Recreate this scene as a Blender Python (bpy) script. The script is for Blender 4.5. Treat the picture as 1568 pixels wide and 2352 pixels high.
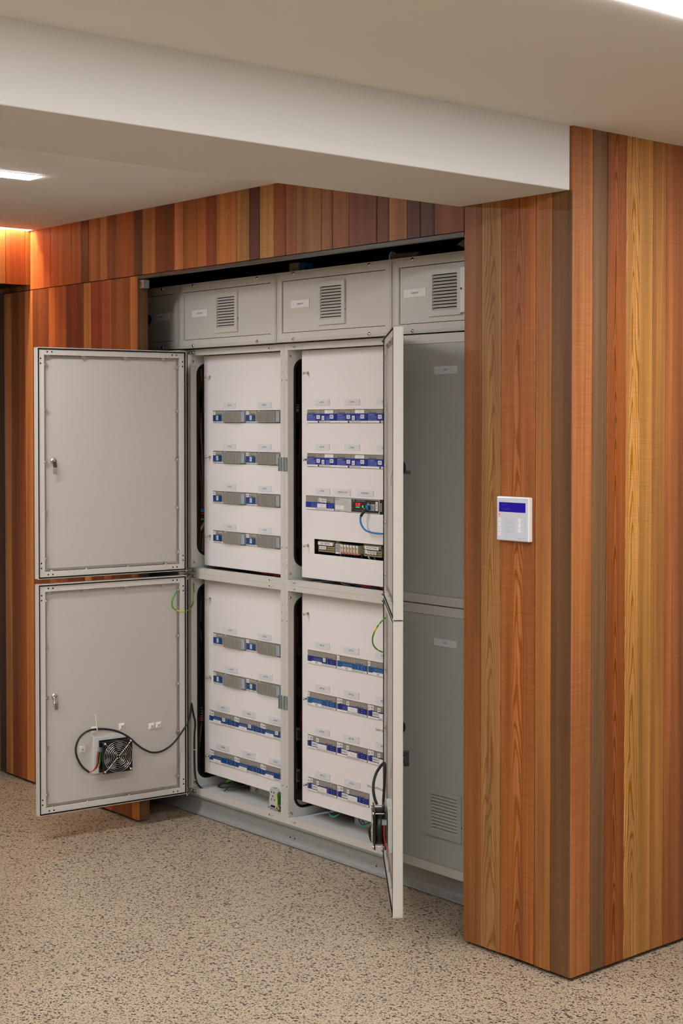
import bpy, bmesh, math, random
from mathutils import Matrix, Vector
random.seed(7)
for o in list(bpy.data.objects): bpy.data.objects.remove(o)
S = bpy.context.scene; C = S.collection; PI = math.pi
# ------------------------------------------------------------------ camera
cam = bpy.data.objects.new('camera', bpy.data.cameras.new('camera')); C.objects.link(cam); S.camera = cam
yaw, pit = 0.864313, -0.024031
F = Vector((-math.sin(yaw)*math.cos(pit), math.cos(yaw)*math.cos(pit), math.sin(pit)))
R = Vector((math.cos(yaw), math.sin(yaw), 0)); U = R.cross(F)
cam.matrix_world = Matrix(((R.x, U.x, -F.x, 3.00445), (R.y, U.y, -F.y, -3.4741), (R.z, U.z, -F.z, 1.70), (0, 0, 0, 1)))
cam.data.sensor_fit = 'VERTICAL'; cam.data.sensor_height = 36; cam.data.lens = 3467.598/2352*36
cam.data.shift_y = -(1176-1052.56)/2352; cam.data.clip_start = .05
# ------------------------------------------------------------------ world, exposure, lamp strengths
S.view_settings.view_transform = 'Standard'; S.view_settings.look = 'None'; S.view_settings.gamma = 1
S.view_settings.use_curve_mapping = False; S.view_settings.exposure = 0.0
W = bpy.data.worlds.new('world'); S.world = W; W.use_nodes = True
W.node_tree.nodes['Background'].inputs[0].default_value = (.9, .95, 1, 1); W.node_tree.nodes['Background'].inputs[1].default_value = .25
LIGHT_COL = (1.02, 1.05, 1.12); LIGHT_E = 58.0; WASH_E = 130.0; WASH_COL = (1.0, .78, .55)
# ------------------------------------------------------------------ materials
def lin(v): v /= 255; return v/12.92 if v <= .04045 else ((v+.055)/1.055)**2.4
def c(r, g, b): return (lin(r), lin(g), lin(b), 1)
def mat(name, col, rough=.5, metal=0, spec=.5, emit=None, es=0, var=0, bump=0, bscale=200):
    m = bpy.data.materials.new(name); m.use_nodes = True; nt = m.node_tree; b = nt.nodes['Principled BSDF']
    b.inputs['Base Color'].default_value = col; b.inputs['Roughness'].default_value = rough
    b.inputs['Metallic'].default_value = metal; b.inputs['Specular IOR Level'].default_value = spec
    if emit: b.inputs['Emission Color'].default_value = emit; b.inputs['Emission Strength'].default_value = es
    if var or bump:
        tc = nt.nodes.new('ShaderNodeTexCoord'); n = nt.nodes.new('ShaderNodeTexNoise')
        n.inputs['Scale'].default_value = bscale if bump else 6; n.inputs['Detail'].default_value = 4
        nt.links.new(tc.outputs['Object'], n.inputs['Vector'])
        if var:
            mx = nt.nodes.new('ShaderNodeMix'); mx.data_type = 'RGBA'; mx.inputs[6].default_value = col
            mx.inputs[7].default_value = tuple(x*(1-var) for x in col[:3])+(1,)
            nt.links.new(n.outputs[0], mx.inputs[0]); nt.links.new(mx.outputs[2], b.inputs['Base Color'])
        if bump:
            bp = nt.nodes.new('ShaderNodeBump'); bp.inputs['Strength'].default_value = bump; bp.inputs['Distance'].default_value = .001
            nt.links.new(n.outputs[0], bp.inputs['Height']); nt.links.new(bp.outputs[0], b.inputs['Normal'])
    return m
M = dict(
 paint=mat('ceiling_paint_lit', c(231, 227, 220), .9, spec=.2, var=.02), beam=mat('bulkhead_paint_dim', c(214, 210, 204), .9, spec=.2, var=.02),  # one white paint in two tones; ceiling copy lightened to imitate more bounced light
 wallpaint=mat('wall_paint', c(215, 205, 190), .9, spec=.2),
 grey=mat('grey_enclosure_paint', c(206, 200, 190), .38, bump=.05, bscale=700),
 greyin=mat('grey_inside_paint', c(208, 208, 201), .45, bump=.05, bscale=700),
 doorin=mat('door_inner_paint', c(196, 188, 178), .5, var=.03),
 greydk=mat('grey_closed_door_shaded', c(184, 182, 172), .5, var=.03),  # darker copy of the enclosure grey: shade on closed doors put into the colour
 white=mat('white_escutcheon', c(238, 230, 226), .22, spec=.6, var=.02),
 alu=mat('aluminium_rail', c(190, 186, 180), .3, .85),
 zinc=mat('zinc_plate', c(176, 188, 188), .35, .7, var=.15),
 chrome=mat('chrome_steel', c(215, 212, 206), .16, 1),
 galv=mat('galvanised_steel', c(172, 172, 166), .5, .3, var=.35, bump=.1, bscale=60),
 gasket=mat('black_gasket', c(22, 22, 22), .7, spec=.2),
 hole=mat('dark_hole', c(14, 12, 11), .9, spec=.1),
 black=mat('black_plastic', c(20, 20, 21), .33),
 hose=mat('black_sheath', c(26, 25, 25), .5),
 track=mat('dark_track_metal', c(74, 70, 64), .45, .6),
 plate=mat('label_plastic', c(216, 216, 216), .45),
 plate2=mat('label_plastic_white', c(235, 228, 224), .45),
 ink=mat('ink', c(40, 38, 40), .7),
 inkw=mat('white_print', c(190, 205, 225), .6),
 sticker=mat('white_sticker', c(232, 228, 222), .55),
 blueL=mat('blue_label', c(20, 68, 128), .4, var=.15),
 blueB=mat('deep_blue_label', c(16, 34, 122), .4, var=.15),
 blueC=mat('bright_blue_label', c(14, 46, 148), .4, var=.15),
 blueT=mat('teal_blue_label', c(14, 84, 142), .4, var=.1),
 mod=mat('module_grey', c(152, 144, 132), .5, var=.12),
 modlt=mat('module_light_grey', c(190, 188, 182), .5),
 fin=mat('heatsink_aluminium', c(186, 180, 170), .45, .3),
 clear=mat('clear_cover', c(158, 166, 176), .15),
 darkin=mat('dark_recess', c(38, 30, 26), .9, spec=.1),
 red=mat('red_wire', c(176, 28, 22), .45), brown=mat('brown_cable', c(92, 66, 44), .55), tan=mat('tan_cable', c(150, 130, 105), .55),
 bluew=mat('blue_cable', c(30, 118, 176), .42), green=mat('earth_green', c(60, 160, 40), .4), yellow=mat('earth_yellow', c(226, 214, 30), .4),
 purple=mat('purple_wire', c(80, 40, 140), .5), khaki=mat('khaki_terminal', c(150, 136, 98), .55), cream=mat('cream_relay', c(206, 192, 164), .5),
 redtab=mat('red_tab', c(205, 25, 25), .4), greent=mat('green_terminal', c(60, 130, 70), .5),
 keyw=mat('keypad_white', c(232, 228, 226), .3), keyg=mat('keypad_glass', c(205, 208, 214), .08, spec=.6),
 lcd=mat('blue_lcd', c(14, 2, 100), .2, emit=c(30, 4, 190), es=.35), bluek=mat('blue_backlit_symbol', c(120, 120, 235), .5, emit=c(120, 120, 255), es=.35),
 ledr=mat('red_led', c(255, 30, 30), .5, emit=c(255, 30, 30), es=2.2), ledg=mat('green_led', c(20, 230, 110), .5, emit=c(20, 230, 110), es=1.2),
 ledy=mat('yellow_led', c(235, 240, 90), .5, emit=c(235, 240, 90), es=.5),
 diff=mat('light_diffuser', c(255, 250, 240), .5, emit=LIGHT_COL+(1,), es=LIGHT_E),
 wash=mat('wall_washer_diffuser', c(255, 240, 220), .5, emit=WASH_COL+(1,), es=WASH_E),
 ivory=mat('ivory_plastic', c(225, 220, 205), .5), brass=mat('brass_nut', c(170, 150, 90), .3, .9),
)
# the earth wires are striped green and yellow
def stripe_mat():
    m = bpy.data.materials.new('green_yellow_wire'); m.use_nodes = True; nt = m.node_tree; b = nt.nodes['Principled BSDF']; b.inputs['Roughness'].default_value = .4
    tc = nt.nodes.new('ShaderNodeTexCoord'); w = nt.nodes.new('ShaderNodeTexNoise'); w.inputs['Scale'].default_value = 22
    r = nt.nodes.new('ShaderNodeValToRGB'); r.color_ramp.interpolation = 'CONSTANT'; r.color_ramp.elements[0].color = c(64, 150, 40); r.color_ramp.elements[1].position = .6; r.color_ramp.elements[1].color = c(215, 205, 30)
    nt.links.new(tc.outputs['Object'], w.inputs[0]); nt.links.new(w.outputs[0], r.inputs[0]); nt.links.new(r.outputs[0], b.inputs['Base Color']); return m
M['earth'] = stripe_mat()
def wood_mat():
    m = bpy.data.materials.new('cedar_boards'); m.use_nodes = True; nt = m.node_tree; N = nt.nodes; L = nt.links; b = N['Principled BSDF']
    def nd(t, **k):
        x = N.new(t)
        for a, v in k.items(): setattr(x, a, v)
        return x
    def mth(op, a, bb=None, cc=None):
        x = nd('ShaderNodeMath', operation=op)
        for i, v in enumerate((a, bb, cc)):
            if v is None: continue
            if hasattr(v, 'links'): L.new(v, x.inputs[i])
            else: x.inputs[i].default_value = v
        return x.outputs[0]
    tone = nd('ShaderNodeAttribute', attribute_name='tone'); prm = nd('ShaderNodeAttribute', attribute_name='prm')
    sp = nd('ShaderNodeSeparateColor'); L.new(prm.outputs['Color'], sp.inputs[0])
    seed, ring, saw = sp.outputs[0], sp.outputs[1], sp.outputs[2]
    uv = nd('ShaderNodeUVMap', uv_map='grain'); su = nd('ShaderNodeSeparateXYZ'); L.new(uv.outputs[0], su.inputs[0]); u, v = su.outputs[0], su.outputs[1]
    def nz(us, vs, det=2, w=0.0):
        co = nd('ShaderNodeCombineXYZ'); L.new(mth('MULTIPLY', u, us), co.inputs[0]); L.new(mth('MULTIPLY', v, vs), co.inputs[1]); L.new(mth('MULTIPLY_ADD', seed, 57.0, w), co.inputs[2])
        n = nd('ShaderNodeTexNoise'); n.inputs['Scale'].default_value = 1; n.inputs['Detail'].default_value = det; L.new(co.outputs[0], n.inputs['Vector']); return n.outputs[0]
    fine = nz(900, 9, 3); mid = nz(120, 1.6, 2, 3.0); big = nz(22, .7, 1, 9.0); sawn = nz(7, 260, 1, 5.0); sawbig = nz(10, 2, 1, 15.0)
    # growth rings: straight lines bending into arches where the centre of the board is cut tangentially
    wig = nz(16, 2.3, 2, 21.0); uo = mth('ADD', u, mth('MULTIPLY', mth('SUBTRACT', big, .5), .04))
    f = mth('ADD', mth('ADD', mth('MULTIPLY', mth('MULTIPLY', uo, uo), mth('MULTIPLY_ADD', seed, 20000.0, 16000.0)), mth('MULTIPLY', v, 42.0)), mth('MULTIPLY', wig, 38.0))
    f2 = mth('ADD', mth('MULTIPLY', u, mth('MULTIPLY_ADD', seed, 900.0, 1100.0)), mth('MULTIPLY', wig, 9.0))
    arch = mth('GREATER_THAN', ring, .62)
    fm = mth('ADD', mth('MULTIPLY', f, arch), mth('MULTIPLY', f2, mth('SUBTRACT', 1.0, arch)))
    rr = mth('POWER', mth('MULTIPLY_ADD', mth('SINE', fm), .5, .5), 3.0)
    rr = mth('MULTIPLY', rr, mth('MULTIPLY', ring, mth('MULTIPLY_ADD', mid, .5, .6)))
    k = mth('MULTIPLY_ADD', mth('SUBTRACT', fine, .5), -.35, 1.0)
    k = mth('MULTIPLY', k, mth('MULTIPLY_ADD', mth('SUBTRACT', mid, .5), .75, 1.0))
    k = mth('MULTIPLY', k, mth('MULTIPLY_ADD', mth('SUBTRACT', big, .5), 1.3, 1.0))
    k = mth('MULTIPLY', k, mth('MULTIPLY_ADD', rr, -.62, 1.0))
    sw = mth('MULTIPLY', mth('MULTIPLY', mth('SUBTRACT', sawn, .5), saw), sawbig); k = mth('MULTIPLY', k, mth('MULTIPLY_ADD', sw, 1.1, 1.0))
    mx = nd('ShaderNodeVectorMath', operation='SCALE'); L.new(tone.outputs['Color'], mx.inputs[0]); L.new(k, mx.inputs['Scale'])
    hs = nd('ShaderNodeHueSaturation'); L.new(mx.outputs[0], hs.inputs['Color']); L.new(mth('MULTIPLY_ADD', mth('SUBTRACT', mid, .5), .02, .502), hs.inputs['Hue']); L.new(mth('MULTIPLY_ADD', rr, .25, .97), hs.inputs['Saturation'])
    L.new(hs.outputs[0], b.inputs['Base Color']); b.inputs['Roughness'].default_value = .5; b.inputs['Specular IOR Level'].default_value = .35
    bp = nd('ShaderNodeBump'); bp.inputs['Strength'].default_value = .35; bp.inputs['Distance'].default_value = .0012
    L.new(mth('ADD', mth('ADD', mth('MULTIPLY', fine, .5), sw), mth('MULTIPLY', rr, -.5)), bp.inputs['Height']); L.new(bp.outputs[0], b.inputs['Normal']); return m
M['wood'] = wood_mat()
def floor_mat():
    m = bpy.data.materials.new('ground_concrete'); m.use_nodes = True; nt = m.node_tree; N = nt.nodes; L = nt.links; b = N['Principled BSDF']
    tc = N.new('ShaderNodeTexCoord'); dn = N.new('ShaderNodeTexNoise'); dn.inputs['Scale'].default_value = 90; dn.inputs['Detail'].default_value = 2
    L.new(tc.outputs['Object'], dn.inputs['Vector']); dv = N.new('ShaderNodeVectorMath'); dv.operation = 'MULTIPLY_ADD'
    L.new(dn.outputs['Color'], dv.inputs[0]); dv.inputs[1].default_value = (.011, .011, .011); L.new(tc.outputs['Object'], dv.inputs[2])
    def sc(v): return c(*v)
    base = N.new('ShaderNodeTexNoise'); base.inputs['Scale'].default_value = 2.2; base.inputs['Detail'].default_value = 5; L.new(tc.outputs['Object'], base.inputs['Vector'])
    cur = N.new('ShaderNodeMix'); cur.data_type = 'RGBA'; cur.inputs[6].default_value = sc((192, 172, 144)); cur.inputs[7].default_value = sc((168, 150, 126)); L.new(base.outputs[0], cur.inputs[0]); out = cur.outputs[2]
    g2 = N.new('ShaderNodeTexNoise'); g2.inputs['Scale'].default_value = 160; g2.inputs['Detail'].default_value = 3; L.new(tc.outputs['Object'], g2.inputs['Vector'])
    for i, (scale, lo, rmax, ca, cb) in enumerate(((360, .25, .55, (100, 86, 70), (140, 122, 100)), (185, .12, .60, (62, 56, 50), (110, 98, 82)), (95, .50, .58, (60, 56, 52), (88, 82, 74)))):
        vo = N.new('ShaderNodeTexVoronoi'); vo.inputs['Scale'].default_value = scale; vo.inputs['Randomness'].default_value = 1; L.new(dv.outputs[0], vo.inputs['Vector'])
        sp = N.new('ShaderNodeSeparateColor'); L.new(vo.outputs['Color'], sp.inputs[0])
        th = N.new('ShaderNodeMapRange'); th.inputs[1].default_value = lo; th.inputs[2].default_value = 1; th.inputs[3].default_value = 0; th.inputs[4].default_value = rmax; L.new(sp.outputs[0], th.inputs[0])
        lt = N.new('ShaderNodeMath'); lt.operation = 'LESS_THAN'; L.new(vo.outputs['Distance'], lt.inputs[0]); L.new(th.outputs[0], lt.inputs[1])
        cc = N.new('ShaderNodeMix'); cc.data_type = 'RGBA'; cc.inputs[6].default_value = sc(ca); cc.inputs[7].default_value = sc(cb); L.new(sp.outputs[1], cc.inputs[0])
        mx = N.new('ShaderNodeMix'); mx.data_type = 'RGBA'; L.new(lt.outputs[0], mx.inputs[0]); L.new(out, mx.inputs[6]); L.new(cc.outputs[2], mx.inputs[7]); out = mx.outputs[2]
    L.new(out, b.inputs['Base Color']); b.inputs['Roughness'].default_value = .34; b.inputs['Specular IOR Level'].default_value = .35; return m
M['floor'] = floor_mat()
# ------------------------------------------------------------------ mesh builder
TXT = {}
def glyphs(s, bold=0.0):
    if (s, bold) in TXT: return TXT[(s, bold)]
    cu = bpy.data.curves.new('t', 'FONT'); cu.body = s; cu.size = 1; cu.align_x = 'CENTER'; cu.align_y = 'CENTER'; cu.resolution_u = 2; cu.offset = bold
    o = bpy.data.objects.new('t', cu); C.objects.link(o); dg = bpy.context.evaluated_depsgraph_get(); me = o.evaluated_get(dg).to_mesh()
    r = ([v.co.copy() for v in me.vertices], [tuple(p.vertices) for p in me.polygons])
    o.evaluated_get(dg).to_mesh_clear(); bpy.data.objects.remove(o); bpy.data.curves.remove(cu); TXT[(s, bold)] = r; return r
class MB:
    def __init__(s, T=None): s.v = []; s.f = []; s.m = []; s.sm = []; s.mats = []; s.T = T or Matrix.Identity(4)
    def mi(s, m):
        if m not in s.mats: s.mats.append(m)
        return s.mats.index(m)
    def add(s, vs, fs, m, smooth=False):
        n = len(s.v); k = s.mi(m); s.v += [s.T @ Vector(v) for v in vs]
        for f in fs: s.f.append([n+i for i in f]); s.m.append(k); s.sm.append(smooth)
    def box(s, x0, x1, y0, y1, z0, z1, m):
        if x0 > x1: x0, x1 = x1, x0
        if y0 > y1: y0, y1 = y1, y0
        if z0 > z1: z0, z1 = z1, z0
        s.add([(x, y, z) for x in (x0, x1) for y in (y0, y1) for z in (z0, z1)], [(0, 1, 3, 2), (4, 6, 7, 5), (0, 4, 5, 1), (2, 3, 7, 6), (0, 2, 6, 4), (1, 5, 7, 3)], m)
    def tube(s, pts, r, m, seg=8, cap=True, smoothpts=0):
        P = [Vector(p) for p in pts]
        for _ in range(smoothpts):
            Q = [P[0]]
            for a, b in zip(P, P[1:]): Q += [a*.75+b*.25, a*.25+b*.75]
            P = Q+[P[-1]]
        rs = r if callable(r) else (lambda t: r); vs = []; prev = None
        for i, p in enumerate(P):
            d = (P[min(i+1, len(P)-1)]-P[max(i-1, 0)]).normalized()
            if prev is None: prev = d.orthogonal().normalized()
            a = (prev-d*prev.dot(d)).normalized(); prev = a; b = d.cross(a); rad = rs(i)
            vs += [p+(a*math.cos(t)+b*math.sin(t))*rad for t in (2*PI*j/seg for j in range(seg))]
        fs = [(i*seg+j, i*seg+(j+1) % seg, (i+1)*seg+(j+1) % seg, (i+1)*seg+j) for i in range(len(P)-1) for j in range(seg)]
        s.add(vs, fs, m, True)
        if cap: s.add(vs[:seg], [tuple(range(seg))[::-1]], m); s.add(vs[-seg:], [tuple(range(seg))], m)
    def cyl(s, a, b, r, m, seg=12, r2=None):
        rr = (lambda i: r if i == 0 else (r2 if r2 is not None else r)); s.tube([a, b], rr, m, seg)
    def lathe(s, o, ax, prof, m, seg=16):   # prof: (distance along ax, radius)
        o = Vector(o); ax = Vector(ax).normalized(); a = ax.orthogonal().normalized(); b = ax.cross(a); vs = []
        for t, r in prof: vs += [o+ax*t+(a*math.cos(q)+b*math.sin(q))*max(r, 1e-5) for q in (2*PI*j/seg for j in range(seg))]
        n = len(prof); s.add(vs, [(i*seg+j, i*seg+(j+1) % seg, (i+1)*seg+(j+1) % seg, (i+1)*seg+j) for i in range(n-1) for j in range(seg)], m, True)
    def screw(s, o, ax, r, m=None, h=None):
        m = m or M['chrome']; h = h or r*.8; s.lathe(o, ax, [(0, r), (h*.35, r), (h*.8, r*.7), (h, r*.25), (h*.98, 0)], m, 10)
        q = Vector(o)+Vector(ax).normalized()*h*1.01; s.lathe(q, ax, [(0, r*.3), (.0002, 0)], M['hole'], 6)
    def prism(s, poly, x0, x1, m, axis='x'):  # polygon in the other two axes
        f = {'x': lambda t, p: (t, p[0], p[1]), 'y': lambda t, p: (p[0], t, p[1]), 'z': lambda t, p: (p[0], p[1], t)}[axis]
        n = len(poly); s.add([f(x0, p) for p in poly]+[f(x1, p) for p in poly], [tuple(range(n))[::-1], tuple(range(n, 2*n))]+[(i, (i+1) % n, n+(i+1) % n, n+i) for i in range(n)], m)
    def plate(s, x0, x1, z0, z1, y0, y1, holes, m):  # plate with rectangular holes, in the xz plane
        xs = sorted({x0, x1, *[h[0] for h in holes], *[h[1] for h in holes]}); zs = sorted({z0, z1, *[h[2] for h in holes], *[h[3] for h in holes]})
        solid = lambda i, j: 0 <= i < len(xs)-1 and 0 <= j < len(zs)-1 and not any(h[0]-1e-6 < (xs[i]+xs[i+1])/2 < h[1]+1e-6 and h[2]-1e-6 < (zs[j]+zs[j+1])/2 < h[3]+1e-6 for h in holes)
        for i in range(len(xs)-1):
            for j in range(len(zs)-1):
                if not solid(i, j): continue
                a, b, p, q = xs[i], xs[i+1], zs[j], zs[j+1]
                s.add([(a, y0, p), (b, y0, p), (b, y0, q), (a, y0, q)], [(0, 1, 2, 3)], m); s.add([(a, y1, p), (b, y1, p), (b, y1, q), (a, y1, q)], [(3, 2, 1, 0)], m)
                if not solid(i-1, j): s.add([(a, y0, p), (a, y1, p), (a, y1, q), (a, y0, q)], [(3, 2, 1, 0)], m)
                if not solid(i+1, j): s.add([(b, y0, p), (b, y1, p), (b, y1, q), (b, y0, q)], [(0, 1, 2, 3)], m)
                if not solid(i, j-1): s.add([(a, y0, p), (b, y0, p), (b, y1, p), (a, y1, p)], [(3, 2, 1, 0)], m)
                if not solid(i, j+1): s.add([(a, y0, q), (b, y0, q), (b, y1, q), (a, y1, q)], [(0, 1, 2, 3)], m)
    def text(s, t, x, y, z, h, m=None, sx=1.0, rot=0, bold=.012, axis='-y'):
        vs, fs = glyphs(t, bold); k = h/.72; q = []
        for v in vs:
            a, b = v.x*k*sx, v.y*k
            if rot: a, b = a*math.cos(rot)-b*math.sin(rot), a*math.sin(rot)+b*math.cos(rot)
            q.append((x+a, y, z+b))
        s.add(q, fs, m or M['ink'])
    def build(s, name, parent=None, bevel=0, **props):
        me = bpy.data.meshes.new(name); me.from_pydata([tuple(v) for v in s.v], [], s.f)
        for m in s.mats: me.materials.append(m)
        me.polygons.foreach_set('material_index', s.m); me.polygons.foreach_set('use_smooth', s.sm); me.update()
        o = bpy.data.objects.new(name, me); C.objects.link(o)
        if parent: o.parent = parent
        if bevel:
            b = o.modifiers.new('bevel', 'BEVEL'); b.width = bevel; b.segments = 2; b.limit_method = 'ANGLE'; b.angle_limit = math.radians(50)
        for k, v in props.items(): o[k] = v
        return o
def thing(name, label, cat, mw=None, group=None):
    o = bpy.data.objects.new(name, None); C.objects.link(o); o.empty_display_size = .05
    if mw is not None: o.matrix_world = mw
    o['label'] = label; o['category'] = cat
    if group: o['group'] = group
    return o
def tag(o, label, cat, group=None, kind=None):
    o['label'] = label; o['category'] = cat
    if group: o['group'] = group
    if kind: o['kind'] = kind
    return o
def at(x, y, z): return Matrix.Translation((x, y, z))
# ------------------------------------------------------------------ setting
HC, HB, ZB, ZO, XR, XL, X0 = 2.5875, 2.3953, .012, 2.3138, -.4569, -3.296, -2.387
b = MB(); b.box(-5.5, 5, -5.6, 4.2, -.06, 0, M['floor']); b.build('floor', kind='structure')
b = MB(); SX, SY0, SY1 = XL+.045, -1.15, -.012    # a lighting slot runs along the timber header
for a in ((-5.5, XL, -5.6, 4.2), (SX, 5, -5.6, 4.2), (XL, SX, -5.6, SY0), (XL, SX, SY1, 4.2)): b.box(*a, HC, HC+.06, M['paint'])
b.box(XL-.01, SX+.01, SY0-.01, SY1+.01, HC+.0602, HC+.07, M['paint']); b.build('ceiling', kind='structure')
b = MB(); b.box(-.4741, -.0105, -5.55, -.0005, HB, HC+.01, M['beam']); b.build('trim_1', bevel=.003, kind='structure')
for n, a in dict(wall_rear=(-5.5, 5, -5.66, -5.6), wall_east=(5, 5.06, -5.66, 4.2), wall_north=(.1, 5.06, 4.2, 4.26), wall_west=(-4.96, -4.9, -5.66, .1)).items():
    b = MB(); b.box(*a, 0, HC, M['wallpaint']); b.build(n, kind='structure')
class Boards:
    def __init__(s): s.v = []; s.f = []; s.uv = []; s.tone = []; s.prm = []
    def board(s, org, du, w, z0, z1, nrm, tone, ring=.4, saw=.5, proud=None, th=.02):
        g = .0009; o = Vector(org); du = Vector(du); nrm = Vector(nrm); pr = random.uniform(0, .0018) if proud is None else proud; ch = .0012
        prof = [(g, -th), (g, pr-ch), (g+ch, pr), (w-g-ch, pr), (w-g, pr-ch), (w-g, -th)]; n = len(s.v); seed = random.random()
        for z in (z0, z1): s.v += [o+du*a+nrm*q+Vector((0, 0, z)) for a, q in prof]
        fs = [(i, (i+1) % 6, 6+(i+1) % 6, 6+i) for i in range(6)]+[tuple(range(6))[::-1], tuple(range(6, 12))]
        for f in fs:
            s.f.append([n+i for i in f])
            for i in f:
                s.uv.append((prof[i % 6][0]-w/2+seed*.3*0+(prof[i % 6][1] if i % 6 in (0, 5) else 0), (z0 if i < 6 else z1)+seed*7)); s.tone.append(tone); s.prm.append((seed, ring, saw, 1))
    def build(s, name, **pr):
        me = bpy.data.meshes.new(name); me.from_pydata([tuple(v) for v in s.v], [], s.f); me.materials.append(M['wood'])
        u = me.uv_layers.new(name='grain'); t = me.color_attributes.new('tone', 'FLOAT_COLOR', 'CORNER'); p = me.color_attributes.new('prm', 'FLOAT_COLOR', 'CORNER')
        u, t, p = me.uv_layers['grain'], me.color_attributes['tone'], me.color_attributes['prm']
        for i in range(len(s.uv)): u.data[i].uv = s.uv[i]; t.data[i].color = s.tone[i]; p.data[i].color = s.prm[i]
        o = bpy.data.objects.new(name, me); C.objects.link(o)
        for k, v in pr.items(): o[k] = v
        return o
WK = 1.0
def wt(r, g, bb): q = c(r, g, bb); return (min(q[0]*WK*.97, .85), min(q[1]*WK*.955, .7), min(q[2]*WK*.84, .6), 1)
# right pier front face and the return face round the corner
B = Boards()
fx = [-.456, -.378, -.291, -.147, -.081, -.0005]
for i, (t, rg, sw) in enumerate((((136, 80, 36), .15, .4), ((158, 110, 66), .66, .6), ((158, 90, 42), .75, .8), ((160, 100, 52), .5, .7), ((104, 68, 38), .08, .5))):
    B.board((fx[i], 0, 0), (1, 0, 0), fx[i+1]-fx[i], ZB+(i % 3)*.001, HB if fx[i+1] > -.474 else HC, (0, -1, 0), wt(*t), rg, sw)
B.board((XR, .001, 0), (0, 1, 0), .034, ZB, ZO, (-1, 0, 0), wt(120, 70, 32), .1, .4, 0, .02)
rw = random.Random(3)
sx = [-3.7, -3.614, -3.5, -3.43, -3.342, -3.268, -3.171, -3.107, -3.044, -2.921, -2.839, -2.776, -2.682, -2.625, -2.554, -2.411, -2.344, -2.249, -2.109, -2.044, -1.953, -1.887, -1.822, -1.683, -1.605, -1.542, -1.454, -1.383, -1.322, -1.177, -1.114, -1.024, -.879, -.817, -.726, -.662, -.595, -.4565]
sc_ = [(120, 70, 30), (110, 60, 28), (90, 45, 20), (130, 70, 30), (182, 98, 46), (178, 92, 42), (160, 66, 26), (175, 84, 40), (156, 78, 32), (148, 76, 30), (84, 32, 14), (152, 90, 46), (166, 104, 52), (122, 58, 24), (140, 70, 28), (84, 42, 22), (154, 94, 50), (106, 48, 18), (176, 104, 62), (152, 86, 38), (152, 80, 42), (128, 58, 26), (168, 100, 50), (164, 112, 62), (88, 46, 32), (172, 120, 66), (134, 68, 28), (152, 86, 50), (156, 100, 54), (140, 88, 42), (150, 84, 36), (126, 64, 36), (102, 54, 28), (156, 100, 54), (92, 44, 26), (86, 48, 32), (138, 76, 34)]
for i, t in enumerate(sc_):
    B.board((sx[i], 0, 0), (1, 0, 0), sx[i+1]-sx[i], ZO+.002, HC, (0, -1, 0), wt(*t), rw.choice((.05, .15, .3, .45)), rw.choice((.3, .7, 1)))
# panelling left of the opening, below the joint
lx = [-4.9, -4.8, -4.68, -4.56, -4.47, -4.33, -4.2, -4.1, -3.98, -3.86, -3.74, -3.614, -3.552, -3.487, -3.402, -3.351, -3.277, -3.128, -3.065, -2.972, -2.821, -2.762, -2.665, -2.597, -2.538, -2.439, X0]
lc = [(120, 70, 30)]*3+[(100, 54, 24), (140, 80, 36), (90, 46, 20), (130, 74, 32), (110, 60, 26), (140, 76, 34), (120, 66, 30), (132, 84, 36), (56, 28, 18), (150, 92, 42), (112, 54, 18), (150, 72, 28), (196, 120, 62), (124, 60, 24), (172, 88, 40), (150, 70, 30), (116, 48, 18), (186, 120, 62), (124, 46, 20), (158, 78, 38), (132, 66, 26), (148, 78, 34), (186, 108, 50)]
for i, t in enumerate(lc):
    B.board((lx[i], 0, 0), (1, 0, 0), lx[i+1]-lx[i], ZB, ZO-.0015, (0, -1, 0), wt(*t), rw.choice((.05, .15, .35, .5)), rw.choice((.3, .7, 1)))
B.board((X0-.0005, .0005, 0), (0, 1, 0), .054, ZB, ZO-.0015, (1, 0, 0), wt(96, 62, 34), .1, .5, 0, .02)
B.build('wall_back', kind='structure')
B = Boards(); ry = [0.0005, .094, .161, .253, .320, .386, .454, .545, .62, .70, .82, .9, 1.02, 1.1, 1.25, 1.36, 1.5, 1.62, 1.72, 1.86, 2.0]
rc = [((168, 100, 52), .15, .9), ((118, 84, 56), .3, .5), ((146, 78, 36), 1.0, .4), ((196, 136, 76), .8, .6), ((186, 128, 68), .5, .8), ((170, 112, 60), .5, .8), ((156, 90, 50), .25, .6), ((130, 78, 46), .2, .5)]
for i in range(len(ry)-1):
    t, rg, sw = rc[i] if i < len(rc) else (rw.choice(((160, 96, 50), (120, 70, 36), (180, 120, 66), (140, 76, 36))), .3, .6)
    B.board((0, ry[i], 0), (0, 1, 0), ry[i+1]-ry[i], ZB, HC, (1, 0, 0), wt(*t), rg, sw)
B.build('wall_right', kind='structure')
B = Boards(); hy = 0; i = 0
for w, t in ((.024, (178, 100, 46)), (.104, (176, 84, 36)), (.13, (186, 112, 58)), (.09, (150, 78, 34)), (.14, (170, 96, 46)), (.11, (130, 66, 28)), (.12, (180, 104, 50)), (.1, (150, 80, 36)), (.13, (160, 90, 40)), (.12, (176, 100, 46)), (.1, (140, 70, 30)))+((.12, (170, 96, 46)), (.1, (130, 66, 28)), (.13, (180, 104, 50)), (.11, (150, 80, 36)))*4:
    B.board((XL, hy-w, 0), (0, 1, 0), w, 2.337, HC, (1, 0, 0), wt(*t), .15, .9); hy -= w
B.build('wall_left', kind='structure')
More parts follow.
